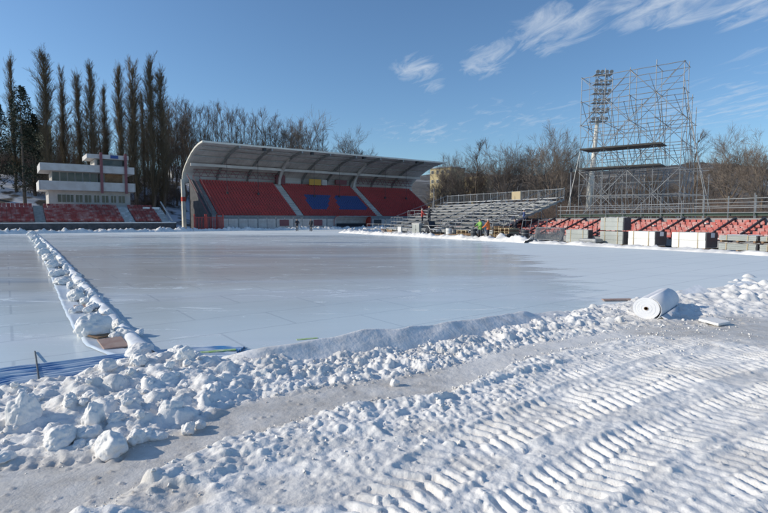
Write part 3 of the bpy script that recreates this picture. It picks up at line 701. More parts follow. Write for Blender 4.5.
for k in range(10):
    x = k*LEN/9
    if k in (0, 9):
        m = MB(); curve_bar(m, x-.15 if k == 0 else x+.15, .32, [(a, b+.06) for a, b in prof], .26)
        m.prism([(10.45,0),(11.25,0),(11.35,7.2),(11.3,8.2),(10.95,8.2),(10.7,6.6)], 'x', x-.5 if k == 0 else x, x if k == 0 else x+.5)
        e = m.build('end_frame', M['frame'], stand)
        m = MB(); m.box((x-.52) if k == 0 else x-.02, (x+.02) if k == 0 else x+.52, 10.5, 11.42, 4.6, 5.3); m.build('red_band', M['redpaint'], e)
    else:
        m = MB(); curve_bar(m, x, .25, prof_low, .42); m.build('roof_rib', M['galv2'], stand)
        if k in (3, 6):
            m = MB(); curve_bar(m, x, .45, [(4.6,12.2),(6.8,11.2),(8.3,10.0),(9.1,8.9),(9.3,8.0)], .35); m.build('curved_post', M['roofmetal'], stand)
for y, z in ((1.9, 12.6), (3.8, 12.25), (5.9, 11.6)):
    m = MB(); m.box(.2, LEN-.2, y-.06, y+.06, z-.12, z+.04); m.build('purlin', M['galv2'], stand)
m = MB(); m.box(.1, LEN-.1, 7.5, 7.8, 10.15, 10.6); m.build('main_beam', M['roofmetal'], stand)
m = MB(); m.box(.3, LEN-.3, 10.75, 10.95, 7.7, 9.0); m.build('back_wall', M['roofmetal'], stand)
for x0, x1 in ((1, 16), (32, 47)):   # reddish lattice gallery at the back
    m = MB()
    for z in (8.7, 9.3, 9.8): m.bar((x0, 9.4, z), (x1, 9.4, z), .09)
    for k in range(int((x1-x0)/1.2)): a = x0+k*1.2; m.bar((a, 9.4, 8.7), (a+.6, 9.4, 9.8), .06); m.bar((a+.6, 9.4, 9.8), (a+1.2, 9.4, 8.7), .06)
    m.build('lattice_gallery', M['maroon'], stand)
m = MB(); m.box(15.5, 17.2, 9.2, 9.9, 8.0, 9.6); m.box(28, 30.5, 9.4, 9.9, 8.4, 9.3); m.build('press_booth', M['maroon'], stand)
m = MB(); m.box(22.0, 24.5, 9.0, 9.15, 8.05, 9.15); m.build('yellow_board', M['yellow'], stand)
m = MB(); m.box(24.7, 25.8, 9.0, 9.15, 8.1, 9.1); m.build('pale_board', M['roofmetal'], stand)
for s in (5.3, 10.6, 21.3, 26.6, 37.2, 42.6):
    m = MB(); m.tube((s, 5.8, 6.1), (s, 5.8, 11.4), .035, n=5); m.box(s-.14, s+.14, 5.66, 5.94, 5.75, 6.1); m.build('hanging_lamp', M['darkwall'], stand)
for s in (9.5, 18, 28.5, 41):
    m = MB(); m.box(s-.25, s+.25, .2, .7, 12.45, 12.85); m.build('floodlight', M['black'], stand)
# left end: triangular side wall with dark panels
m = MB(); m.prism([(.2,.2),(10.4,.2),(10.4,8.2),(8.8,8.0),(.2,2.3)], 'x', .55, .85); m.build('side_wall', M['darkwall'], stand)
m = MB(); m.bar((.2,-.1,2.6), (.2,10.2,9.0), .10); m.build('side_rail', M['maroon'], stand)

# low milky barrier in front of the stand, one fence panel after another
for k in range(15):
    s = 1.3+k*3.05
    if 20.6 < s < 28: continue
    ban = {3: 'maroon', 5: 'maroon', 9: 'black'}.get(k)
    t = thing('crowd_fence', 'milky fence panel in front of the red seats, %s' % ('with a dark red poster' if ban == 'maroon' else 'with a black poster' if ban else 'bare and grey'), 'fence', ML(s, -1.6, 0), MZ, 'fence panels along the covered stand')
    m = MB(); m.box(.05, 2.9, -.02, .02, .25, 1.75); m.build('sheet', M['poly'], t)
    m = MB(); 
    for x in (0, 1.45, 2.95): m.box(x-.04, x+.04, -.05, .05, 0, 2.05)
    m.box(0, 2.95, -.04, .04, 1.95, 2.05); m.box(0, 2.95, -.04, .04, .15, .22); m.build('frame', M['galv'], t)
    if ban: m = MB(); m.box(.5, 2.1, -.08, -.03, .6, 1.6); m.build('poster', M[ban], t)
# dugout
t = thing('team_dugout', 'long team dugout with milky curved roof and red end before the covered stand', 'dugout', ML(20.9, -3.2), MZ)
arc = [(1.5, 0), (1.5, .9), (1.35, 1.5), (1.0, 1.95), (.5, 2.15), (-.1, 2.2)]
m = MB(); m.prism(arc+[(a-.04, b-.04) for a, b in arc[::-1]], 'x', 0, 6.4); m.build('curved_roof', M['poly'], t)
for x in (0, 1.6, 3.2, 4.8, 6.4):
    m = MB(); m.path([(x, a, b+.03) for a, b in arc], .045, 5); m.build('hoop', M['redpaint'] if x in (0,) else M['galv'], t)
m = MB(); m.prism(arc+[(-.1, 1.2), (.5, 0)], 'x', 6.45, 6.52); m.build('end_panel', M['redpaint'], t)
m = MB(); m.box(.2, 6.2, .6, 1.0, .40, .48); m.box(.2, 6.2, 1.0, 1.06, .48, .95); m.build('bench', M['darkcloth'], t)
# red gates by the left end frame
for k, (s, lb) in enumerate(((-2.3, 'red steel gate to the left of the pale end frame'), (-.6, 'red steel gate right beside the pale end frame'), (.9, 'narrow red gate next to the grey barrier'))):
    t = thing('red_gate', lb, 'gate', ML(s, -2.0), MZ, 'red gates at the end of the covered stand'); m = MB()
    wd = 1.5 if k < 2 else .9
    for x in (0, wd): m.box(x-.08, x+.08, -.08, .08, 0, 2.4)
    m.build('post', M['redpaint'], t); m = MB(); m.box(0, wd, -.03, .03, 1.9, 2.0); m.box(0, wd, -.03, .03, .3, .4)
    for j in range(7): m.box(wd*(j+.5)/7-.03, wd*(j+.5)/7+.03, -.03, .03, .2, 2.0)
    m.build('leaf', M['redpaint'], t)

# ------------------------------------------------------------------ left open terrace
ter = thing('open_terrace', 'open terrace of faded red seats with snow below the white building', 'terrace', MO, MZ)
NR2 = 8; S0, S1 = -40.0, -4.9
m = MB()
for r in range(NR2): m.box(S0, S1, .3+r*.8, 1.1+r*.8, .0, 1.25+r*.29)
m.build('steps', M['concrete'], ter)
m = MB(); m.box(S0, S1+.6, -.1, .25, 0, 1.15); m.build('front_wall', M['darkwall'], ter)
m = MB(); m.box(S0, S1+.6, -.14, .29, 1.15, 1.26); m.build('coping', M['snow'], ter)
for a, b in ((S0, -31.5), (-30.3, -21.0), (-19.8, -10.9), (-9.5, S1-1.2)):
    for r in range(NR2): seat_row('seat_row', ter, a, b, .55+r*.8, 1.25+r*.29, None, [M['fadedseat'], M['fadedseat'], M['snow']], .46, .0)
for a, b in ((-31.5, -30.3), (-21.0, -19.8), (-10.9, -9.5), (S1-1.2, S1)):
    m = MB()
    for r in range(NR2*2): m.box(a+.05, b-.05, .28+r*.4, .7+r*.4, .1, 1.31+r*.145)
    m.build('stair', M['alu'] if a > -12 else M['galv2'], ter)
m = MB(); m.bar((S1+.1, .1, 1.5), (S1+.1, 6.6, 4.3), .16); m.build('end_rail', M['roofmetal'], ter)
m = MB()
for a in (-6.3, -7.6): m.box(a, a+.9, 4.95, 5.3, 3.1, 3.45)
tag(m.build('snow_cover', M['snow'], None, loc=MO, rz=MZ), 'flat patch of snow lying on upper seats left of the end stair', 'snow')
# white building on the terrace
bd = thing('commentary_building', 'white two storey commentary building with long balconies and rooftop cabin', 'building', ML(-19.0, 8.2), MZ)
W_ = 10.3
m = MB(); m.box(0, W_, 0, 6, 0, 5.75); m.box(.5, W_-.2, .6, 6, 5.75, 9.2); m.build('wall', M['plaster2'], bd)
m = MB(); m.box(-.9, W_-4.0, -1.1, 6.1, 8.35, 9.35); m.box(W_-3.7, W_+.5, -1.1, 6.1, 8.3, 9.30); m.build('roof_band', M['plaster'], bd)
m = MB(); m.box(-1.0, W_+.5, -1.0, 5.9, 5.72, 5.85); m.box(-1.0, W_-4.0, -1.1, -.9, 5.7, 6.95); m.box(W_-3.7, W_+.5, -1.1, -.9, 5.7, 6.95); m.box(-1.1, -.95, -1.1, 5.9, 5.7, 6.95); m.box(W_+.42, W_+.55, -1.1, 5.9, 5.7, 6.95); m.build('balcony', M['plaster'], bd)
for k in range(8):
    x = 1.45+k*1.10+(.1 if k == 0 else 0); ww = .42 if k not in (0, 4, 6) else (.5 if k == 0 else .34)
    m = MB(); m.box(x-ww-.06, x+ww+.06, -.05, -.001, 4.0, 5.2); f_ = m.build('window', M['plaster'], bd); m = MB(); m.box(x-ww, x+ww, -.08, -.052, 4.08, 5.12); m.box(x-.03, x+.03, -.1, -.081, 4.08, 5.12, 1); m.build('pane', [M['glass'], M['plaster']], f_)
for k in range(7):
    x = 1.0+k*.93; m = MB(); m.box(x-.43, x+.43, .54, .598, 7.0, 8.3); f_ = m.build('window', M['galv2'], bd); m = MB(); m.box(x-.38, x+.38, .5, .538, 7.06, 8.25); m.build('pane', M['glass'], f_)
m = MB(); m.box(W_-3.2, W_-.9, .5, .598, 7.0, 8.3); m.build('shutter', M['woodbrown'], bd)
for x in (W_-3.85, W_+.22-.9): m = MB(); m.box(x-.17, x+.17, -1.32, -1.12, 5.4, 11.2); m.build('red_pilaster', M['maroon'], bd)
m = MB(); m.box(W_-4.6, W_-.4, -.4, 4, 9.35, 10.3); m.build('cabin', M['plaster2'], bd)
m = MB(); m.box(W_-4.3, W_-.7, -.46, -.401, 9.5, 10.25); m.build('cabin_window', M['glass'], bd)
m = MB(); m.box(W_-5.6, W_-.2, -1.0, 4.2, 10.35, 10.95); m.build('cabin_roof', M['plaster'], bd)
m = MB(); m.box(W_-2.6, W_-1.6, -1.08, -1.001, 10.45, 10.9); m.build('blue_board', M['blueseat'], bd)

# ------------------------------------------------------------------ right hand side, frame RO/RZ
rt = thing('low_terrace', 'low terrace with rows of bright red seats behind the stacked panels on the right', 'terrace', RO, RZ)
m = MB()
for r in range(6): m.box(3.0+r*.55, 3.55+r*.55, -10, 36, 0, .42+r*.165)
m.build('steps', M['concrete'], rt)
sec = []
y = -10.
while y < 36: sec.append((y, min(y+2.9, 36))); y += 3.2
for a, b in sec:
    for r in range(6):
        # rows run along local y
        m = MB(); n = int((b-a)/.40)
        for k in range(n):
            yy = a+(k+.5)*(b-a)/n; mi = 0; z = .42+r*.165; x = 3.12+r*.55
            m.box(x, x+.30, yy-.165, yy+.165, z+.06, z+.12, mi); m.box(x+.27, x+.33, yy-.165, yy+.165, z+.12, z+.42, mi)
            if random.random() < .22: m.box(x+.02, x+.26, yy-.15, yy+.15, z+.121, z+.121+random.uniform(.03,.1), 1)
        m.build('seat_row', [M['brightseat'], M['snow']], rt)
for k in range(28):
    yy = -9.9+k*1.6; m = MB(); m.bar((2.3, yy, .35), (6.3, yy, 1.78), .09, .12); m.build('raking_beam', M['black'], rt)
m = MB(); m.box(6.25, 6.5, -10, 36, 0, 1.75); m.build('back_wall', M['concrete'], rt)
gr = thing('guard_rail', 'long steel guard rail running along the top of the low terrace', 'railing', RO, RZ)
for z in (2.75, 2.42, 2.1): m = MB(); m.tube((6.75, -10, z), (6.75, 19, z), .03, n=6); m.build('rail', M['galv'], gr)
for k in range(20): yy = -9.8+k*1.5; m = MB(); m.tube((6.75, yy, -.05), (6.75, yy, 2.95+.35*(k % 4 == 1)), .032, n=6); m.build('post', M['galv'], gr)
m = MB(); m.box(6.9, 6.93, -10, 19, 1.9, 2.08); m.build('green_net', M['hedge'], gr)
gr2 = thing('lattice_fence', 'farther steel fence with tall posts behind the guard rail', 'fence', RO, RZ)
for z in (2.6, 3.1): m = MB(); m.tube((9.8, -12, z), (9.8, 9, z), .03, n=6); m.build('rail', M['galv2'], gr2)
for k in range(13): yy = -12+k*1.7; m = MB(); m.tube((9.8, yy, -.05), (9.8, yy, 3.3+.5*(k % 3 == 0)), .04, n=6); m.build('post', M['galv2'], gr2)

# temporary steel terrace
ts = thing('steel_terrace', 'half built steel scaffold terrace with stepped decks and high back railing', 'scaffold stand', RO, RZ)
Y0, Y1, X0, NT, DT, ZT0, DZ = 20.2, 37.8, .3, 9, .95, .75, .32
for r in range(NT):
    x = X0+r*DT; z = ZT0+r*DZ; ye0 = Y0; m = MB()
    m.box(x, x+.34, ye0, Y1, z-.05, z); m.box(x+.40, x+.74, ye0, Y1, z-.05, z); m.build('deck', M['alu'], ts)
    m = MB(); m.box(x+.02, x+.06, ye0, Y1, z-.30, z-.10); m.build('riser', M['galv2'], ts)
    m = MB(); m.box(x+.30, x+.60, ye0+.1, Y1-.1, z+.28, z+.33); m.build('bench_plank', M['alu'], ts)
    if r < 8:
        m = MB(); m.tube((x+.05, ye0, z+.32), (x+.05, Y1, z+.32), .022, n=5); m.build('ledger', M['galv'], ts)
for k in range(9):
    yy = Y0+k*(Y1-Y0)/8
    m = MB(); m.bar((X0, yy, ZT0-.12), (X0+NT*DT, yy, ZT0-.12+NT*DZ), .08, .14); m.build('raker', M['galv'], ts)
    for j in range(0, NT+1, 2):
        x = X0+j*DT; z = ZT0+j*DZ; m = MB(); m.tube((x, yy, -.05), (x, yy, z+(.0 if j < 8 else 1.15)), .03, n=6); m.build('standard', M['galv'], ts)
        if k < 8 and j >= 2:
            y2 = yy+(Y1-Y0)/8; m = MB(); m.tube((x, yy, .1), (x, y2, z-.2), .022, n=5); m.build('brace', M['galv'], ts)
for z in (.35, 1.15): m = MB(); m.tube((X0+NT*DT, Y0, ZT0+(NT-1)*DZ+z), (X0+NT*DT, Y1, ZT0+(NT-1)*DZ+z), .032, n=6); m.build('top_rail', M['galv'], ts)
m = MB()
for k in range(88): yy = Y0+k*.2; m.box(X0+NT*DT-.008, X0+NT*DT+.008, yy-.007, yy+.007, ZT0+(NT-1)*DZ+.35, ZT0+(NT-1)*DZ+1.15)
m.build('mesh_infill', M['galv'], ts)
for k in range(9):
    yy = Y0+k*(Y1-Y0)/8; m = MB(); m.tube((X0+NT*DT, yy, ZT0+NT*DZ-.3), (X0+NT*DT, yy, ZT0+NT*DZ+.95), .035, n=6); m.build('rail_post', M['galv'], ts)
for yy, nm in ((Y0-.05, 'near'), (Y1+.05, 'far'), (27.5, 'mid'), (22.6, 'mid')):   # stair flights and side rails
    m = MB()
    for dz in (.45, 1.05): m.tube((X0-.2, yy, ZT0+dz-.3), (X0+NT*DT, yy, ZT0+dz-.3+NT*DZ+.1), .028, n=6)
    for j in range(6): x = X0+j*1.6; z = ZT0+(x-X0)/DT*DZ; m.tube((x, yy, z-.2), (x, yy, z+.85), .025, n=6)
    m.build('side_rail', M['galv'], ts)
for yy in (21.6, 27.5):
    m = MB()
    for j in range(18): x = X0-.4+j*.5; z = ZT0-.1+j*.5/DT*DZ; m.box(x, x+.36, yy, yy+1.1, z+.02, z+.07)
    m.bar((X0-.5, yy, ZT0-.2), (X0+NT*DT, yy, ZT0-.2+NT*DZ), .05, .2); m.bar((X0-.5, yy+1.1, ZT0-.2), (X0+NT*DT, yy+1.1, ZT0-.2+NT*DZ), .05, .2)
    m.build('stair_flight', M['alu'], ts)
bn = MB(); bn.box(-.02, .02, -.6, .6, -.42, .42); b_ = bn.build('banner', M['strap'], None, loc=RL(X0+NT*DT-.06, 26.2, ZT0+NT*DZ+.42), rz=RZ); tag(b_, 'small pale banner hung on the high back railing of the steel terrace', 'banner')
# open lower frames at the left front of the steel terrace
for k, (y0, y1, z) in enumerate(((37.8, 40.4, 1.9), (37.0, 42.6, 1.1), (34.8, 40.6, 2.7))):
    t = thing('railing_frame', ['light steel railing on the middle step at the far end of the steel terrace', 'lowest steel railing at the far end of the steel terrace, before the red seats', 'upper steel railing at the far end of the steel terrace'][k], 'railing', RL([2.5,.4,5.][k], y0), RZ)
    n = 5
    for j in range(n): yy = (y1-y0)*j/(n-1); m = MB(); m.tube((0, yy, -.05), (0, yy, z), .03, n=6); m.build('post', M['galv'], t)
    for zz_ in (z, z-.5): m = MB(); m.tube((0, 0, zz_), (0, y1-y0, zz_), .03, n=6); m.build('rail', M['galv'], t)

# scaffold tower
A0 = Vector((17.4, 46, 0)); TZ = math.atan2(-.63, .77)
tw = thing('scaffold_tower', 'tall open scaffold tower of galvanised tubes with two dark decks and diagonal braces', 'scaffold', A0, TZ)
BU, BV, NU, NV, LV = 1.97, 2.1, 4, 3, 2.0
cyl = {}
def pipe(name, p0, p1, r=.032, mt='galv'):
    p0 = Vector(p0); p1 = Vector(p1)
    if (r, mt) not in cyl:
        m = MB(); m.tube((0,0,0), (0,0,1), r, n=6); o = m.build('pipe', M[mt], None, True); cyl[(r, mt)] = o.data; bpy.data.objects.remove(o)
    d = p1-p0; o = bpy.data.objects.new(name, cyl[(r, mt)]); COL.objects.link(o); o.parent = tw
    o.rotation_mode = 'QUATERNION'; o.rotation_quaternion = d.to_track_quat('Z', 'Y'); o.location = p0; o.scale = (1, 1, d.length); return o
heights = [[14.2+.0*i+(.5 if (i+j) % 2 else -.1) + random.uniform(-.3,.3) - (0 if j < 2 else 1.6*(j-1)) for j in range(NV+1)] for i in range(NU+1)]
for i in range(NU+1):
    for j in range(NV+1):
        pipe('standard', (i*BU, j*BV, -.05), (i*BU, j*BV, heights[i][j]), .027)
lv = [1.7+k*2.05 for k in range(7)]
rest = MB()
for k, z in enumerate(lv):
    for j in range(NV+1):
        if z > 13.2 - (0 if j < 2 else 2*(j-1))+1: continue
        pipe('ledger', (-.1, j*BV, z), (NU*BU+.1, j*BV, z+random.uniform(-.03,.03)), .03)
    for i in range(NU+1):
        if True: pipe('transom', (i*BU, -.1, z+.06), (i*BU, (NV if z < 11.5 else 1)*BV+.1, z+.06), .026)
for k in range(6):
    for i in range(NU):
        a = (i+k) % 2 == 0; z0, z1 = lv[k], lv[k+1]
        pipe('brace', ((i if a else i+1)*BU, -.04, z0), ((i+1 if a else i)*BU, -.04, z1), .026)
        if k < 5: pipe('brace', ((i+1 if a else i)*BU, NV*BV*.667+.04, z0), ((i if a else i+1)*BU, NV*BV*.667+.04, z1), .024)
    for i in range(NU):
        if True: rest.tube(((i+1 if (i+k) % 2 else i)*BU, BV+.05, lv[k]), ((i if (i+k) % 2 else i+1)*BU, BV+.05, lv[k+1]), .026, n=5)
        rest.tube((i*BU, 0, lv[k]+1.0), ((i+1)*BU, 0, lv[k]+1.0), .024, n=5)
        rest.tube(((i+1 if (i+k) % 2 else i)*BU, 0, lv[k]), ((i+.5)*BU, BV, lv[k+1]), .024, n=5)
        rest.tube((i*BU, BV, lv[k]+1.0), ((i+1)*BU, BV, lv[k]+1.0), .022, n=5)
    for j in range(NV):
        if lv[k+1] > 12.8-(0 if j < 1 else 2*j): continue
        for i in range(NU+1): rest.tube((i*BU+.04, (j if k % 2 else j+1)*BV, lv[k]), (i*BU+.04, (j+1 if k % 2 else j)*BV, lv[k+1]), .026, n=5)
for i in range(0, NU+1):   # long raking shores toward the back and the right
    rest.tube((i*BU, 1*BV, 11.6), (i*BU+.2, NV*BV+1.2, .2), .03, n=5)
rest.tube((NU*BU, 0, 12.8), (NU*BU+1.7, .6, 3.2), .03, n=5); rest.tube((NU*BU, BV, 10.8), (NU*BU+1.9, BV, 2.2), .03, n=5); rest.tube((0, 0, 7.6), (-1.3, -.5, .1), .03, n=5)
for z in (1.6, 3.6, 5.6): rest.tube((NU*BU, BV, z), (NU*BU+1.7, BV, z), .028, n=5); rest.tube((NU*BU, 0, z), (NU*BU+1.5, 0, z), .028, n=5)
for dx in (.9, 1.7): rest.tube((NU*BU+dx, BV, 0), (NU*BU+dx, BV, 7.0-dx), .03, n=5)
rest.build('shore_tubes', M['galv'], tw)
for z in (6.05, 7.75):
    m = MB(); m.box(.15, 6.5, -.35, 1.9, z, z+.10); m.box(.1, 6.55, -.40, -.36, z-.02, z+.12); m.build('deck', M['deck'], tw)
# floodlight mast
mp0 = PY(587, 200, 98); mp0.z = 0; mp1 = PY(602.5, 72, 98)
fm = thing('floodlight_mast', 'tall leaning floodlight mast rising behind the scaffold tower', 'floodlight', mp0)
d_ = mp1-mp0; m = MB(); m.tube((0,0,-.5), tuple(d_*.70), .62, .34, 12); m.build('pole', M['frame'], fm, True)
m = MB()
for sx in (-1, 1):
    for sy in (-.4, .4): m.bar(tuple(d_*.68+Vector((sx*.7, sy, 0))), tuple(d_*1.0+Vector((sx*.95, sy, 0))), .10)
for k in range(9):
    a = .68+.32*k/9; b = .68+.32*(k+1)/9
    m.bar(tuple(d_*a+Vector((-.8,-.4,0))), tuple(d_*b+Vector((.9,-.4,0))), .07); m.bar(tuple(d_*a+Vector((.8,-.4,0))), tuple(d_*b+Vector((-.9,-.4,0))), .07)
m.build('lattice', M['galv2'], fm)
for k in range(6):
    c = d_*(.70+.30*k/5.1); m = MB(); m.box(c.x-1.6, c.x+1.6, c.y-.9, c.y+.5, c.z-.5, c.z-.42); m.build('platform', M['galv2'], fm)
    for j in range(4):
        x = c.x-1.25+j*.84; m = MB(); m.tube((x, c.y-.55, c.z+.15), (x, c.y-1.05, c.z-.05), .22, .36, 8); m.build('lamp', M['galv2'], fm)
# slim lamp post by the tower
p = PY(571, 172, 55); t = thing('lamp_post', 'slim pale lamp post with a round head left of the scaffold tower', 'lamp post', (p.x, p.y, 0))
m = MB(); m.tube((0,0,-.05), (0,0,p.z), .07, .05, 8); m.build('pole', M['galv'], t, True)
m = MB(); m.tube((0,0,p.z), (0,0,p.z+.22), .12, .2, 10); m.tube((0,0,p.z+.22), (0,0,p.z+.42), .2, .06, 10); m.build('lamp_head', M['black'], t)
for k, (px, py, Yd) in enumerate(((434, 188, 60), (650, 182, 52))):
    p = PY(px, py, Yd); t = thing('steel_pole', ['thin steel pole above the far end of the steel terrace', 'thin steel pole among the thickets right of the tower'][k], 'pole', (p.x, p.y, 0)); m = MB(); m.tube((0,0,-.05), (0,0,p.z), .05, .04, 8); m.build('pole', M['galv'], t, True)

# ------------------------------------------------------------------ stacked panels along the boundary
def ty(px): k = (px-384)/512; return (18.9-25.2*k)/(.5+.866*k)
def stack(name, px0, px1, h, lb, mt, n=1, depth=1.15, x=0., z=0., layers=6, label_px=True, cat='stack of panels', group='stacked panel crates'):
    y1, y0 = ty(px0), ty(px1); t = thing(name, lb, cat, RL(x, y0, z), RZ, group); Ln = y1-y0
    m = MB()
    for yy in np.linspace(.06, Ln-.16, 3): m.box(0, depth, yy, yy+.1, 0, .1)
    m.build('pallet', M['woodbrown'], t)
    hh = (h-.1)/n
    for q_ in range(n):
        z0 = .1+q_*hh; m = MB()
        for k in range(layers):
            j = random.uniform(-.012, .012); m.box(.0+j, depth-.06+j, .03+random.uniform(-.01,.01), Ln-random.uniform(0,.02), z0+k*(hh-.06)/layers+.002, z0+(k+1)*(hh-.06)/layers-.006)
        m.build('panels', M[mt], t)
        m = MB(); m.box(.0+.02, depth-.04, -.03, .015, z0+.03, z0+hh-.06); m.build('shaded_end', M['black'], t)  # black sheet: shade of the end facing away from the sun, put into colour
        for yy in (.22*Ln, .78*Ln):
            m = MB(); m.box(-.022, -.012, yy, yy+.04, z0, z0+hh-.05); m.box(-.022, depth-.04, yy, yy+.04, z0+hh-.055, z0+hh-.04); m.build('strap', M['strap'], t)
        if q_ == n-1 and name and mt == 'greypanel':
            bmq = MB(); nx_, ny_ = 8, 12; zt = z0+hh-.055
            vv = [(depth*(i_+.5)/nx_ , Ln*(j_+.2)/ny_, zt+.004+max(0, .06*(random.random()-.25))*(0 < i_ < nx_-1)*(0 < j_ < ny_-1)) for i_ in range(nx_) for j_ in range(ny_)]
            bmq.add(vv, [(i_*ny_+j_, (i_+1)*ny_+j_, (i_+1)*ny_+j_+1, i_*ny_+j_+1) for i_ in range(nx_-1) for j_ in range(ny_-1)]); bmq.build('snow_cover', M['snow'], t, True)
        if label_px: m = MB(); m.box(.42, .78, -.045, -.032, z0+hh-.34, z0+hh-.09); m.build('paper_label', M['paper'], t)
    return t
stack('panel_crate', 628, 655, 1.02, 'white strapped panel stack with end blackened for shade, left of the two white ones', 'whitepanel', 1, layers=2)
stack('panel_crate', 672, 706, 1.02, 'white strapped panel stack with end blackened for shade, right of the two white ones', 'whitepanel', 1, layers=2)
stack('panel_crate', 600, 623, 1.85, 'two grey crates of panels one above the other, tallest stack of the row', 'greypanel', 2, .75, layers=3, label_px=False)
stack('panel_crate', 566, 588, 1.02, 'single grey crate left of the tallest stack', 'greypanel', 1, .5, layers=3, label_px=False)
stack('panel_crate', 719, 757, .48, 'lower pile of flat grey panels right of the white stacks', 'greypanel', 1, .7, layers=5, label_px=False)
stack('panel_crate', 719, 757, .42, 'upper pile of flat grey panels on the lower pile', 'greypanel', 1, .7, z=.49, layers=4, label_px=False)
stack('panel_crate', 760, 800, .48, 'lower pile of grey panels cut by the right edge', 'greypanel', 1, .7, layers=5, label_px=False)
stack('panel_crate', 760, 796, .40, 'upper pile of grey panels at the right edge', 'greypanel', 1, .7, z=.49, layers=4, label_px=False)
# wrapped low bundle
t = thing('wrapped_bundle', 'low bundle wrapped in grey foil on a pallet before the tallest stack', 'bundle', RL(-.95, ty(606), 0), RZ)
m = MB(); m.box(0, .8, 0, 1.5, 0, .12); m.build('pallet', M['woodbrown'], t)
m = MB(); m.box(.02, .78, .05, 1.4, .12, .42); o = m.build('foil', M['galv'], t, bevel=.09)
# fence barrier stack leaning
t = thing('barrier_stack', 'stack of steel crowd barriers leaning beside the single grey crate', 'barriers', RL(-.1, ty(560), 0), RZ)
for k in range(9):
    x = .1*k; tl = .18+.03*k; m = MB(); Ln = 2.3
    P_ = lambda y, z: (x+z*tl*.6, y+.05*k, z)
    m.tube(P_(0, .05), P_(0, 1.05), .02, n=5); m.tube(P_(Ln, .05), P_(Ln, 1.05), .02, n=5); m.tube(P_(0, 1.05), P_(Ln, 1.05), .02, n=5); m.tube(P_(0, .2), P_(Ln, .2), .02, n=5)
    for j in range(1, 14): m.tube(P_(Ln*j/14, .2), P_(Ln*j/14, 1.05), .009, n=4)
    m.build('barrier', M['galv'], t)

# building clutter along the foot of the steel terrace
random.seed(21)
def pallet(t, z, m_): 
    m = MB()
    for yy in (0, .55, 1.1): m.box(0, 1.0, yy, yy+.1, z, z+.1)
    for k in range(6): m.box(k*.175, k*.175+.12, 0, 1.2, z+.1, z+.125)
    m.build('pallet', m_, t)
def ty2(px, x): k = (px-384)/512; return (18.9+.866*x-k*(25.2+.5*x))/(.5+.866*k)
def at_px(px, x=-.3, z=0.): return RL(x, ty2(px, x), z)
lab = {393:'brown timber crate near the dugout end of the clutter', 401:'small white box beside the brown timber crate', 414:'white site cabinet next to the black loader'}
t = thing('timber_crate', 'low brown timber crate at the left end of the building clutter', 'crate', at_px(392, .2), RZ); m = MB(); m.box(0, 1, 0, 1.1, 0, .5); m.build('planks', M['woodbrown'], t)
m = MB(); m.box(-.03, 1.03, -.03, .07, .42, .56); m.box(-.03, 1.03, 1.03, 1.13, .42, .56); m.build('rim', M['strap'], t)
t = thing('white_box', 'white box on short feet between the timber crate and the cabinet', 'box', at_px(401, .2), RZ); m = MB(); m.box(0, .8, 0, .7, .1, .85); m.build('body', M['whitepanel'], t, bevel=.02); m = MB()
for a, b in ((.05,.05),(.7,.05),(.05,.6),(.7,.6)): m.box(a, a+.06, b, b+.06, 0, .1)
m.build('feet', M['black'], t)
t = thing('site_cabinet', 'tall pale grey site cabinet beside the black loader', 'cabinet', at_px(419, .1), RZ); m = MB(); m.box(0, .9, 0, 1.3, .08, 1.15); m.build('body', M['greypanel'], t, bevel=.02)
m = MB(); m.box(-.04, .94, -.04, 1.34, 1.15, 1.22); m.build('lid', M['whitepanel'], t); m = MB(); m.box(-.02, -.003, .63, .66, .15, 1.1); m.box(-.05, -.021, .55, .59, .55, .7); m.build('door_seam', M['black'], t)
# compact loader
t = thing('compact_loader', 'small black loader with four wheels and raised arms by the steel terrace', 'loader', at_px(429, .2), RZ+R(-8)); t.scale = (.85,.85,.85)
m = MB(); m.box(0, 1.1, .1, 1.9, .45, 1.0); m.prism([(.1,1.0),(1.7,1.0),(1.5,1.7),(.5,1.75)], 'x', .1, 1.0); m.build('body', M['black'], t, bevel=.04)
m = MB(); m.prism([(.35,1.1),(1.35,1.1),(1.25,1.6),(.6,1.63)], 'x', .085, .098); m.build('side_window', M['glass'], t)
for a in (-.12, 1.1):
    for b in (.45, 1.5): 
        m = MB(); m.tube((a, b, .33), (a+.22, b, .33), .33, n=16); w_ = m.build('wheel', M['black'], t); m = MB(); m.tube((a-.01, b, .33), (a+.23, b, .33), .15, n=10); m.build('rim', M['greypanel'], w_)
for a in (.08, .98): m = MB(); m.path([(a,1.7,1.2),(a,.4,1.25),(a,-.5,.5)], .05); m.build('arm', M['galv2'], t)
m = MB(); m.prism([(-1.0,.1),(-.5,.15),(-.45,.6),(-.6,.6),(-.65,.25),(-1.0,.2)], 'x', -.1, 1.2); m.build('bucket', M['galv2'], t)
cl = [(444,'stack of two weathered pallets right of the loader','pallets',2,'woodbrown'), (456,'low pallet of grey planks below the terrace stairs','pallets',3,'greypanel'), (466,'pile of brown planks left of the workers','pallets',5,'woodbrown'),
      (499,'high stack of brown pallets right of the worker in orange','pallets',8,'woodbrown'), (509,'second stack of brown pallets, farther from the worker in orange','pallets',7,'woodbrown'), (519,'dark low stack of pallets beside the steel barriers','pallets',4,'black')]
for px, lb, ca, n, mt in cl:
    t = thing('pallet_stack', lb, ca, at_px(px, random.uniform(-.1,.5)), RZ+random.uniform(-.2,.2))
    for k in range(n): pallet(t, k*.14, M[mt] if k % 2 else M['strap' if mt == 'woodbrown' else mt])
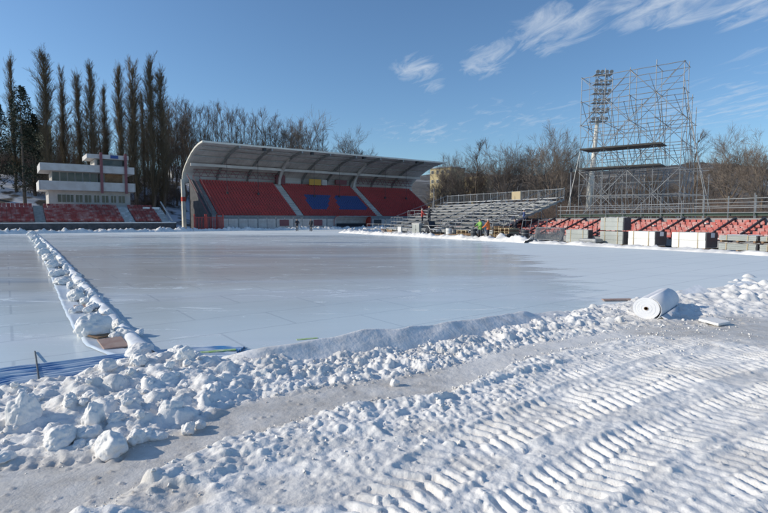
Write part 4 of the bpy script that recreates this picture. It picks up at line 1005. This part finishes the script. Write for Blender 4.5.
for k, (px, lb) in enumerate(((449,'upright steel gas bottle right of the pallets'),(474,'dark steel drum left of the worker in green'),(525,'dark steel drum before the steel barriers'))):
    t = thing('steel_drum', lb, 'drum', at_px(px, -.2)); m = MB(); m.tube((0,0,0),(0,0,.88),.29,n=16)
    m.build('body', M['black'] if k else M['whitepanel'], t)
    for z in (.02,.3,.6,.86): m = MB(); m.tube((0,0,z-.015),(0,0,z+.015),.305,n=16); m.build('hoop', M['galv2'], t)
t = thing('plank_ramp', 'steel planks leaning obliquely beside the worker in the green vest', 'planks', at_px(482, -.9), RZ)
for k in range(3): m = MB(); m.bar((0, k*.1, 1.5-.1*k), (-.2, -1.2+k*.1, 0.02), .22, .04); m.build('plank', M['alu'], t)
for k in range(9):
    px = random.uniform(436, 545); t = thing('tube_bundle', 'bundle of loose scaffold tubes lying at the foot of the steel terrace', 'tubes', at_px(px, random.uniform(.9, 2.2)), RZ+random.uniform(-.3,.3), 'bundles of scaffold tubes')
    for j in range(7): m = MB(); zz_ = .05+.08*(j//3); m.tube((j % 3*.09, 0, zz_), (j % 3*.09+.05, 2.2, zz_), .03, n=6); m.build('tube', M['galv'], t)

for k in range(13):
    px = 386+k*13.5+random.uniform(-4, 4); t = thing('deck_pile', 'low pile of scaffold decks dumped in front of the steel terrace', 'scaffold decks', at_px(px, random.uniform(-.3, .9)), RZ+random.uniform(-.5,.5), 'piles of scaffold decks')
    for j in range(random.randint(2, 6)): m = MB(); o1 = random.uniform(-.08,.08); m.box(o1, o1+.6, -.2+o1, 1.6+o1, .02+j*.085, .08+j*.085); m.build('deck', M[random.choice(['galv','alu','deck','woodbrown'])], t)
for k in range(7):
    px = 442+k*17+random.uniform(-4, 4); t = thing('leaning_scaffold', 'upright scaffold frame leaning at the foot of the steel terrace', 'scaffold frame', at_px(px, random.uniform(.0, .6)), RZ+random.uniform(-.4,.4), 'scaffold frames at the foot of the terrace')
    m = MB(); lean = random.uniform(.2, .5)
    for yy in (0, .75): m.tube((0, yy, 0), (lean, yy, 1.7), .024, n=6)
    for z in (.2, .95, 1.6): m.tube((lean*z/1.7, 0, z), (lean*z/1.7, .75, z), .02, n=6)
    m.build('frame', M['galv'], t)
# ------------------------------------------------------------------ people
def person(loc, rz, lb, jacket, trousers, hat, pose='stand', h=1.76):
    s = h/1.76; t = bpy.data.meshes.new('person')
    J = {'pel': (0,0,.95), 'ab': (0,-.01,1.12), 'ch': (0,0,1.34), 'nk': (0,.0,1.47), 'hd': (0,.02,1.60), 'top': (0,.01,1.70)}
    if pose == 'stand': arms = [((.19,0,1.40), (.25,-.02,1.15), (.24,.08,.92), (.235,.12,.82)), ((-.19,0,1.40), (-.26,-.02,1.15), (-.27,.05,.92), (-.27,.08,.82))]
    else: arms = [((.19,.02,1.38), (.27,.16,1.18), (.20,.40,1.10), (.18,.49,1.10)), ((-.19,.02,1.38), (-.27,.14,1.18), (-.18,.38,1.02), (-.16,.46,1.0))]
    st = .14 if pose == 'walk' else .03
    legs = [((.10,0,.92), (.11,st*.6+.02,.50), (.11,-st*.2+st,.09), (.12,st+.14,.04)), ((-.10,0,.92), (-.12,-st*.3+.02,.50), (-.12,-st,.09), (-.13,-st+.14,.04))]
    vs = [J[k] for k in ('pel','ab','ch','nk','hd','top')]; rad = [(.15,.115),(.145,.105),(.17,.12),(.06,.06),(.09,.105),(.075,.085)]; ed = [(0,1),(1,2),(2,3),(3,4),(4,5)]
    for a in arms:
        o = len(vs); vs += a; rad += [(.065,.065),(.05,.05),(.036,.036),(.03,.045)]; ed += [(2,o),(o,o+1),(o+1,o+2),(o+2,o+3)]
    for a in legs:
        o = len(vs); vs += a; rad += [(.10,.10),(.068,.068),(.05,.05),(.045,.04)]; ed += [(0,o),(o,o+1),(o+1,o+2),(o+2,o+3)]
    t.from_pydata(vs, ed, []); o = bpy.data.objects.new('person', t); COL.objects.link(o); o.location = loc; o.rotation_euler = (0,0,rz); o.scale = (s,s,s)
    md = o.modifiers.new('skin', 'SKIN'); md.use_smooth_shade = True
    for i, v_ in enumerate(t.skin_vertices[0].data): v_.radius = rad[i]; v_.use_root = (i == 0)
    o.modifiers.new('sub', 'SUBSURF').levels = 1; t.materials.append(M['skin'])
    dg = bpy.context.evaluated_depsgraph_get(); dg.update(); me = bpy.data.meshes.new_from_object(o.evaluated_get(dg))
    o.modifiers.clear(); o.data = me; tag(o, lb, 'person')
    me.materials.clear(); me.materials.append(M['skin'])
    def cloth(nm, test, off, mt):
        bm = bmesh.new(); bm.from_mesh(me); bmesh.ops.delete(bm, geom=[f_ for f_ in bm.faces if not test(f_.calc_center_median())], context='FACES')
        bm.normal_update()
        for v_ in bm.verts: v_.co += v_.normal*off
        q_ = bpy.data.meshes.new(nm); bm.to_mesh(q_); bm.free(); q_.materials.clear(); q_.materials.append(mt); return link(nm, q_, o)
    hand = lambda c: (abs(c.x) > .15 and c.z < .90 and c.z > .7 and pose == 'stand') or (pose != 'stand' and c.y > .40)
    cloth('trousers', lambda c: c.z < .97 and c.z > .10 and abs(c.x) < .205, .012, trousers)
    cloth('jacket', lambda c: c.z > .88 and c.z < 1.50 and not hand(c), .022, jacket)
    cloth('boots', lambda c: c.z <= .13, .012, M['black'])
    cloth('helmet' if hat else 'hair', lambda c: c.z > 1.63 and abs(c.x) < .13 and abs(c.y-.01) < .14, .022, hat or M['darkcloth'])
    return o
p = PY(297, 229, 72); person((p.x, p.y, 0), R(200), 'person in dark work clothes before the dugout, left of the pair', M['darkcloth'], M['darkcloth'], None, 'walk')
p = PY(311, 229, 71); person((p.x, p.y, 0), R(160), 'person in black before the dugout, right of the pair', M['darkcloth'], M['black'], None, 'stand')
person(at_px(480, -1.3), R(120), 'worker in a green vest and dark trousers by the leaning planks', M['hiviz'], M['darkcloth'], None, 'work')
person(at_px(488, -1.5), R(60), 'worker in an orange vest and white helmet, right of the green one', M['orange'], M['darkcloth'], M['helmet'], 'work')
q_ = at_px(422, X0+1.2, ZT0+DZ); person(q_, R(-90), 'worker in an orange red jacket standing on the steel terrace above the loader', M['redpaint'], M['darkcloth'], M['helmet'], 'work')
q_ = at_px(429, X0+2.1, ZT0+DZ*2); person(q_, R(-60), 'worker in a yellow helmet half hidden on the steel terrace', M['darkcloth'], M['darkcloth'], M['yellow'], 'work', 1.7)
for k, (px, lb) in enumerate(((515, 'worker in dark clothes below the right end of the steel terrace'),)): person(at_px(px, 1.0), R(100), lb, M['darkcloth'], M['darkcloth'], None, 'work')
q_ = RL(X0+8.5*.9, Y0-.9, 0); person(RL(4.2, 20.5, .8), R(-100), 'worker in blue grey standing among the seats at the end of the steel terrace', M['blueseat'], M['darkcloth'], None, 'stand')

# ------------------------------------------------------------------ snow ridges along the far boundary (one heap each)
def ridge(name, lb, pts, wd, hh, seed, n=None, cat='snow bank'):
    """lumpy snow bank along a polyline"""
    P_ = [Vector(p) for p in pts]; L_ = [0]
    for a, b in zip(P_, P_[1:]): L_.append(L_[-1]+(b-a).length)
    n = n or int(L_[-1]/.16); S = np.linspace(0, L_[-1], n); xs = np.interp(S, L_, [p.x for p in P_]); ys = np.interp(S, L_, [p.y for p in P_])
    tx = np.gradient(xs); ty_ = np.gradient(ys); q_ = np.hypot(tx, ty_); nx, ny = -ty_/q_, tx/q_
    C = np.linspace(-1, 1, 11); V = np.zeros((n, 11, 3))
    for j, c in enumerate(C):
        wv = wd*(.6+.8*vn(S*.8, S*0+1.3, seed)); px_ = xs+nx*c*wv; py_ = ys+ny*c*wv
        z = hh*(1-c*c)**.7*(.25+1.3*fbm(S*1.3, S*0+c, 4, seed+5))*(.5+vn(S*5, S*0+c*3, seed+9)); V[:, j] = np.stack([px_, py_, z-.02], 1)
    idx = np.arange(n*11).reshape(n, 11); ff = np.stack([idx[:-1,:-1], idx[1:,:-1], idx[1:,1:], idx[:-1,1:]], -1).reshape(-1, 4)
    return tag(link(name, npmesh(name, V.reshape(-1, 3), ff, M['snow'])), lb, cat)
ridge('snow_bank', 'low snow bank along the edge of the ice below the left open terrace', [ML(-42, -4), ML(-20, -3.6), ML(-3, -3.4)], .6, .42, 3)
ridge('snow_bank', 'low snow bank along the foot of the covered stand', [ML(-3, -3.6), ML(15, -4.6), ML(40, -5.2), RL(-1.3, 45)], .7, .40, 23)
ridge('snow_bank', 'snow bank between the ice and the clutter below the steel terrace', [RL(-1.5, 45), RL(-1.5, 30), RL(-1.6, 14)], .7, .34, 43)
ridge('snow_bank', 'low snow bank at the foot of the stacked panels', [RL(-1.5, 14), RL(-1.3, 4), RL(-1.2, -8)], .6, .20, 63)

# ------------------------------------------------------------------ snow lumps, liner, mats, roll
def lump_mesh(seed, box=0.):
    bm = bmesh.new(); bmesh.ops.create_icosphere(bm, subdivisions=5, radius=1)
    me = bpy.data.meshes.new('snow_lump'); bm.to_mesh(me); bm.free(); n = len(me.vertices); c = np.zeros(n*3, np.float32); me.vertices.foreach_get('co', c); c = c.reshape(-1, 3).astype(float)
    rr = np.random.default_rng(seed); k = rr.normal(0, 1, (14, 3)); k /= np.linalg.norm(k, axis=1)[:, None]; off = rr.uniform(.62, .98, 14)
    s = (c@k.T)                                     # cut by random planes -> broken chunk
    lim = np.min(np.where(s > .05, off/np.maximum(s, .05), 9), axis=1); rad = 1-.75*(1-np.minimum(1, lim*1.02))
    q_ = c*2.2+seed*3.1; nn = (F3(c*1.7+seed*3.1+40, 2, seed)-.5)*.50+(F3(c*4.0+30, 3, seed+50)-.5)*.17+(F3(c*13+50, 2, seed+90)-.5)*.045
    c = c*(rad+nn)[:, None]; me.vertices.foreach_set('co', c.astype(np.float32).ravel()); me.polygons.foreach_set('use_smooth', [True]*len(me.polygons)); me.materials.append(M['snow']); me.update(); return me
LM = [lump_mesh(s) for s in range(9)]
def lump(p, sx, sy, sz, lb, k=None, grp=None, sink=.25, rz=None):
    o = link('snow_lump', LM[(k if k is not None else random.randrange(9)) % 9], None, (p[0], p[1], (p[2] if len(p) > 2 else 0)+sz*(1-sink)), rz if rz is not None else random.uniform(0, 6.28), (sx, sy, sz)); return tag(o, lb, 'snow lump', grp)
for px, py, sx, sy, sz, lb, k in [
    (94,423,.085,.10,.16,'tall egg shaped snow lump standing up from the bank',0), (24,420,.13,.13,.18,'big shaded snow lump at the left end of the bank',1), (112,446,.13,.11,.115,'large flat faced snow block at the foot of the bank',2),
    (188,426,.06,.06,.07,'round snow ball at the foot of the bank, left of a smaller one',3), (200,421,.045,.045,.05,'smaller round snow ball to the right of the other',4), (137,437,.065,.06,.075,'knobbly snow lump above the dark crumbs',5),
    (157,432,.075,.055,.05,'oval snow lump to the right of the knobbly one',6), (60,440,.14,.12,.11,'broad snow lump between the shaded one and the flat faced block',7), (128,400,.12,.10,.11,'snow lump near the middle of the bank top',8), (165,385,.10,.10,.10,'snow lump near the crest below the lone snow heap',1), (210,392,.10,.09,.09,'pale snow lump on the slope below the blue mat',2),
    (395,379,.055,.05,.06,'rounded snow lump standing at the edge of the grey path',3), (472,397,.035,.035,.035,'lone snow crumb lying on the grey path',4), (575,512,.09,.09,.05,'snow mound cut by the bottom edge of the picture',5)]:
    c = G(px, py+8); c.z = .25*max(0, ZH(c.x, c.y)); lump(c, sx, sy, sz*.92, lb, k, sink=.42)
for i in range(110):
    x, y = rnd_between(E, B, -4.2, -1.7, .12, 1.02); r = min(.10, .022+random.expovariate(1/.024))*(.75 if x < -2.9 else 1); lump((x, y, max(0, ZH(x, y)-.55*r)), r, r*random.uniform(.7,1.1), r*random.uniform(.6,1.0), 'small snow lump in the heaped snow bank at the left', grp='lumps in the left snow bank')
for i in range(60):
    x, y = rnd_between(E, B, -.9, 7.5, .33, 1.05); r = min(.06, .014+random.expovariate(1/.013)); lump((x, y, max(0, ZH(x, y)-.5*r)), r, r*random.uniform(.7,1.1), r*random.uniform(.6,1.0), 'small snow lump on the low bank beside the grey path', grp='lumps on the low snow bank')
# line of heaps on the ice at the left
heaps = [(93,336,.27,.23,.22,'largest snow heap of the line on the ice, by the reddish board'), (76,313,.20,.14,.11,'low smooth snow heap behind the largest one'), (76,301,.24,.20,.20,'snow heap with a board beside it, third of the line'),
         (62,285,.26,.26,.17,'fourth snow heap of the line on the ice'), (57,277,.26,.26,.20,'fifth snow heap of the line on the ice'), (53,268,.3,.3,.24,'sixth snow heap of the line on the ice'), (48,261,.34,.3,.26,'seventh snow heap of the line on the ice'),
         (44,255,.4,.3,.26,'eighth snow heap of the line on the ice'), (41,249,.4,.36,.30,'ninth snow heap of the line on the ice'), (37,244,.45,.4,.32,'tenth snow heap of the line on the ice'), (34,240,.5,.5,.34,'eleventh snow heap of the line on the ice'), (32,236,.6,.6,.42,'farthest snow heap of the line on the ice'),
         (141,357,.24,.16,.11,'low smooth snow heap at the near end of the line'), (178,360,.15,.12,.12,'lone snow heap at the corner where the line meets the bank'), (196,361,.10,.09,.08,'small snow lump beside the corner heap')]
for k, (px, py, sx, sy, sz, lb) in enumerate(heaps):
    c = G(px, py); sc_ = .74 if 0 < k < 12 else .9; lump((c.x, c.y, 0), sx*sc_, sy*sc_, sz*sc_, lb, k+2, sink=.3, rz=R(30+k*50))
# liner ridges of the line on the ice
def strip(name, lb, pts, prof_, mt, wob_=.02, seed=1, cat='liner', step=.06, grow_=None):
    P_ = [Vector(p) for p in pts]; L_ = [0]
    for a, b in zip(P_, P_[1:]): L_.append(L_[-1]+(b-a).length)
    n = max(3, int(L_[-1]/step)); S = np.linspace(0, L_[-1], n); xs = np.interp(S, L_, [p.x for p in P_]); ys = np.interp(S, L_, [p.y for p in P_]); zs = np.interp(S, L_, [p.z for p in P_])
    tx = np.gradient(xs); ty_ = np.gradient(ys); q_ = np.hypot(tx, ty_); nx, ny = -ty_/q_, tx/q_; k = len(prof_); V = np.zeros((n, k, 3))
    for j, (c, z) in enumerate(prof_):
        hs = (zs if grow_ else 1.); a = c+wob_*(fbm(S*2.2, S*0+j*.4, 3, seed)-.5)*2; zz_ = z*hs*(1+.5*(fbm(S*1.7, S*0+j*.25, 3, seed+4)-.5)*(z > .02))+wob_*.5*(fbm(S*6, S*0+j, 3, seed+9)-.5)*(z > .02)
        V[:, j] = np.stack([xs+nx*a, ys+ny*a, zz_+(0 if grow_ else zs)], 1)
    idx = np.arange(n*k).reshape(n, k); ff = np.stack([idx[:-1,:-1], idx[1:,:-1], idx[1:,1:], idx[:-1,1:]], -1).reshape(-1, 4)
    o = tag(link(name, npmesh(name, V.reshape(-1, 3), ff, M[mt])), lb, cat); sb = o.modifiers.new('s', 'SUBSURF'); sb.levels = 1; sb.render_levels = 1; return o
lineR = [G(149,357), G(133,341), G(118,326), G(104,310), G(93,297), G(80,282), G(68,267), G(55,252), G(44,241), G(36,234)]
strip('liner_ridge', 'rolled white liner forming the right hand ridge of the line on the ice', lineR, [(-.12,-.01),(-.10,.05),(-.05,.085),(.0,.10),(.06,.095),(.10,.06),(.12,-.01)], 'liner', .05, 3)
for k in range(70):
    u_ = random.random()**.6; j_ = min(len(lineR)-2, int(u_*(len(lineR)-1))); a_ = lineR[j_].lerp(lineR[j_+1], random.random()); rr_ = random.uniform(.03, .10)*(1+.10*a_.y/6)
    lump((a_.x+min(.06, random.gauss(-.16, .10)), a_.y+random.gauss(0,.1), 0.02), rr_, rr_*.8, rr_*.75, 'small clod spilled along the line of snow heaps on the ice', grp='clods along the line on the ice')
lineL = [G(132,362), G(112,354), G(92,346), G(78,330), G(66,306), G(57,286), G(48,266), G(40,250), G(34,240)]
strip('liner_sheet', 'thin pale sheet lying flat along the left side of the line on the ice', lineL, [(-.22,.006),(-.12,.010),(.0,.02),(.03,.035),(.06,.008)], 'icesheet', .02, 13)
for k, (px, py, lb, wx, wy, rz) in enumerate(((113,346,'reddish board lying beside the largest snow heap',.15,.22,40), (84,309,'small board under the third snow heap',.16,.14,35), (100,338,'dark board edge beneath the largest snow heap',.12,.10,70), (617,301,'thin reddish board lying on the ice edge left of the roll',.32,.05,8))):
    c = G(px, py); m = MB(); m.box(-wx, wx, -wy, wy, 0, .022); o = m.build('board', M['board'] if k != 2 else M['woodbrown'], None, loc=(c.x, c.y, .03 if k < 3 else .02), rz=R(rz), bevel=.004); o.rotation_euler[0] = R(6); tag(o, lb, 'board')
# liner draped over the near bank
crest = [(222,358,.10),(240,354,.16),(262,350,.19),(300,344,.21),(340,337,.23),(372,331,.25),(386,329,.255),(400,328,.25),(450,322,.22),(500,316,.18),(524,312,.17),(534,313,.11),(560,311,.08)]
def dense(pts, n=6):
    out = []
    P_ = [Vector(p) for p in pts]; P_ = [2*P_[0]-P_[1]]+P_+[2*P_[-1]-P_[-2]]
    for i in range(1, len(P_)-2):
        for k in range(n):
            u = k/n; a, b, c, d = P_[i-1:i+3]; out.append(.5*((2*b)+(c-a)*u+(2*a-5*b+4*c-d)*u*u+(3*b-a-3*c+d)*u**3))
    return out+[P_[-2]]
cp = []
for px, py, z in crest: z += .02; g_ = G(px, py, z); cp.append((g_.x, g_.y, z))
cpd = dense(cp)
strip('bank_liner', 'white liner draped over the near edge of the ice along the snow bank', cpd, [(.05,-.2),(.045,.5),(.03,.96),(.012,1.02),(-.02,1.0),(-.07,.90),(-.14,.74),(-.22,.56),(-.31,.30),(-.42,-.1)], 'liner2', .014, 33, grow_=True)
# blue mat between ice and bank
mp_ = [G(-60,396),(G(0,380)),(G(40,375)),(G(90,368)),(G(125,363)),(G(160,359)),(G(205,356)),(G(236,356))]
pr = []
for k in range(97):
    a = -.42+.84*k/96; pr.append((a, (.032+.016*math.cos(k/96*2*math.pi*9))*min(1, (96-k)/10+.12)))
strip('blue_mat', 'blue ribbed pipe mat showing between the ice and the snow bank', dense([(p.x, p.y, 0) for p in mp_], 5), pr, 'bluemat', .02, 5, 'mat', .05)
c = G(216,355); m = MB(); m.box(-.24, .24, -.035, .035, 0, .012); tag(m.build('green_strip', M['green'], None, loc=(c.x, c.y, .042), rz=R(20)), 'yellow green strip frozen in beside the blue mat', 'strip')
c = G(306,341); m = MB(); m.box(-.15, .15, -.03, .03, 0, .004); tag(m.build('green_strip', M['green'], None, loc=(c.x, c.y+.12, .002), rz=R(20)), 'faint green strip under the ice beyond the liner', 'strip')
m = MB(); a = G(35,352); b = G(40,392); m.path([(a.x,a.y,.01),((a.x*2+b.x)/3,(a.y*2+b.y)/3,.05),((a.x+2*b.x)/3,(a.y+2*b.y)/3,.06),(b.x,b.y,.06)], .009, 6); tag(m.build('black_cable', M['black'], None), 'thin black cable running over the ice onto the blue mat', 'cable')
# roll of white fleece
roll = thing('fleece_roll', 'thick roll of white fleece lying at the near edge of the ice', 'roll', (4.39, 8.49, .205), math.atan2(1.17, .96)); roll.scale = (1, 1.03, .95)
def ring(m, r0, r1, x0, x1, n=64, wob_=.006):
    A = []
    for x in (x0, x1):
        for r in (r0, r1):
            for i in range(n):
                t_ = 2*math.pi*i/n; rr = r*(1+wob_*math.sin(3*t_+1)); A.append((x, rr*math.cos(t_), rr*math.sin(t_)*.97))
    f_ = []
    for i in range(n):
        j = (i+1) % n; f_ += [(i, j, n+j, n+i), (2*n+i, 3*n+i, 3*n+j, 2*n+j), (n+i, n+j, 3*n+j, 3*n+i), (i, 2*n+i, 2*n+j, j)]
    m.add(A, f_)
m = MB()
for k in range(9): ring(m, .032+k*.0185, .032+(k+1)*.0185-.0002, 0+.0015*math.sin(k*2.3), 1.5+.002*math.sin(k*1.7))
m.build('wound_sheet', M['fleece'], roll, True).modifiers.new('e', 'EDGE_SPLIT')
m = MB(); ring(m, .026, .031, -.01, 1.51); m.build('core_tube', M['woodbrown'], roll)
m = MB(); ts_ = [(math.cos(a)*r, math.sin(a)*r*.97) for a, r in [(R(80-10*k), .203+.0022*k) for k in range(17)]]+[(.03,-.212),(.0-.12,-.205)]
ts_ = ts_[:14]+[(.235,-.12),(.30,-.19),(.42,-.205),(.62,-.207)]
n = len(ts_); vs = [(x, -a, b) for x in (.0, 1.5) for a, b in ts_]
m.add(vs, [(i, i+1, n+i+1, n+i) for i in range(n-1)]); o = m.build('loose_end', M['fleece'], roll, True); sdm = o.modifiers.new('s', 'SOLIDIFY'); sdm.thickness = .008
# thin plates behind the roll
for px, py, lb, ww, dd, tl in ((694,296,'pale plate tilted up from the snow right of the roll',.34,.16,24), (714,326,'small grey slab lying on the snow below the roll shadow',.15,.16,5), (745,288,'snowy plate among the rubble at the right',.3,.12,10)):
    c = G(px, py); m = MB(); m.box(-ww, ww, -dd, dd, 0, .04); o = m.build('ice_slab', M['liner'] if tl != 5 else M['snow'], None, loc=(c.x, c.y, .06), rz=R(25), bevel=.008); o.rotation_euler = (R(tl), R(-tl*.5), R(25)); tag(o, lb, 'slab')

# crumbs of broken snow and ice strewn over the banks and the path: nobody could count them
nC = 3600; V = []; F = []; tet = np.array([(1,1,1),(1,-1,-1),(-1,1,-1),(-1,-1,1),(1.2,0,0),(0,0,1.3)]); tf = [(0,1,4),(0,4,5),(0,5,2),(0,2,1),(5,3,2),(5,4,3),(4,1,3),(1,2,3)]
k = 0
while k < nC:
    if random.random() < .6: x, y = rnd_between(E, B, -4.6, 6.5, .25, 1.12)
    else: x = random.uniform(-3, 5.5); y = float(P(x))-random.random()**2*1.2+.15
    if y < 2.2: k += 1; continue
    r = min(.028, .004+random.expovariate(1/.005)); q_ = tet*rng.uniform(.5, 1.1, (6, 3))*r*.7; a = random.uniform(0, 6.28); c_a, s_a = math.cos(a), math.sin(a)
    q_ = np.stack([q_[:,0]*c_a-q_[:,1]*s_a+x, q_[:,0]*s_a+q_[:,1]*c_a+y, q_[:,2]*.8+max(0, ZH(x, y))+r*.25], 1); o_ = len(V)*6; V.append(q_); F += [(a_+o_, b_+o_, c2+o_) for a_, b_, c2 in tf]; k += 1
stuff(link('snow_crumbs', npmesh('snow_crumbs', np.concatenate(V), np.array(F), M['snow'], True)), 'crumbs of broken snow strewn over the banks and beside the grey path', 'snow crumbs')
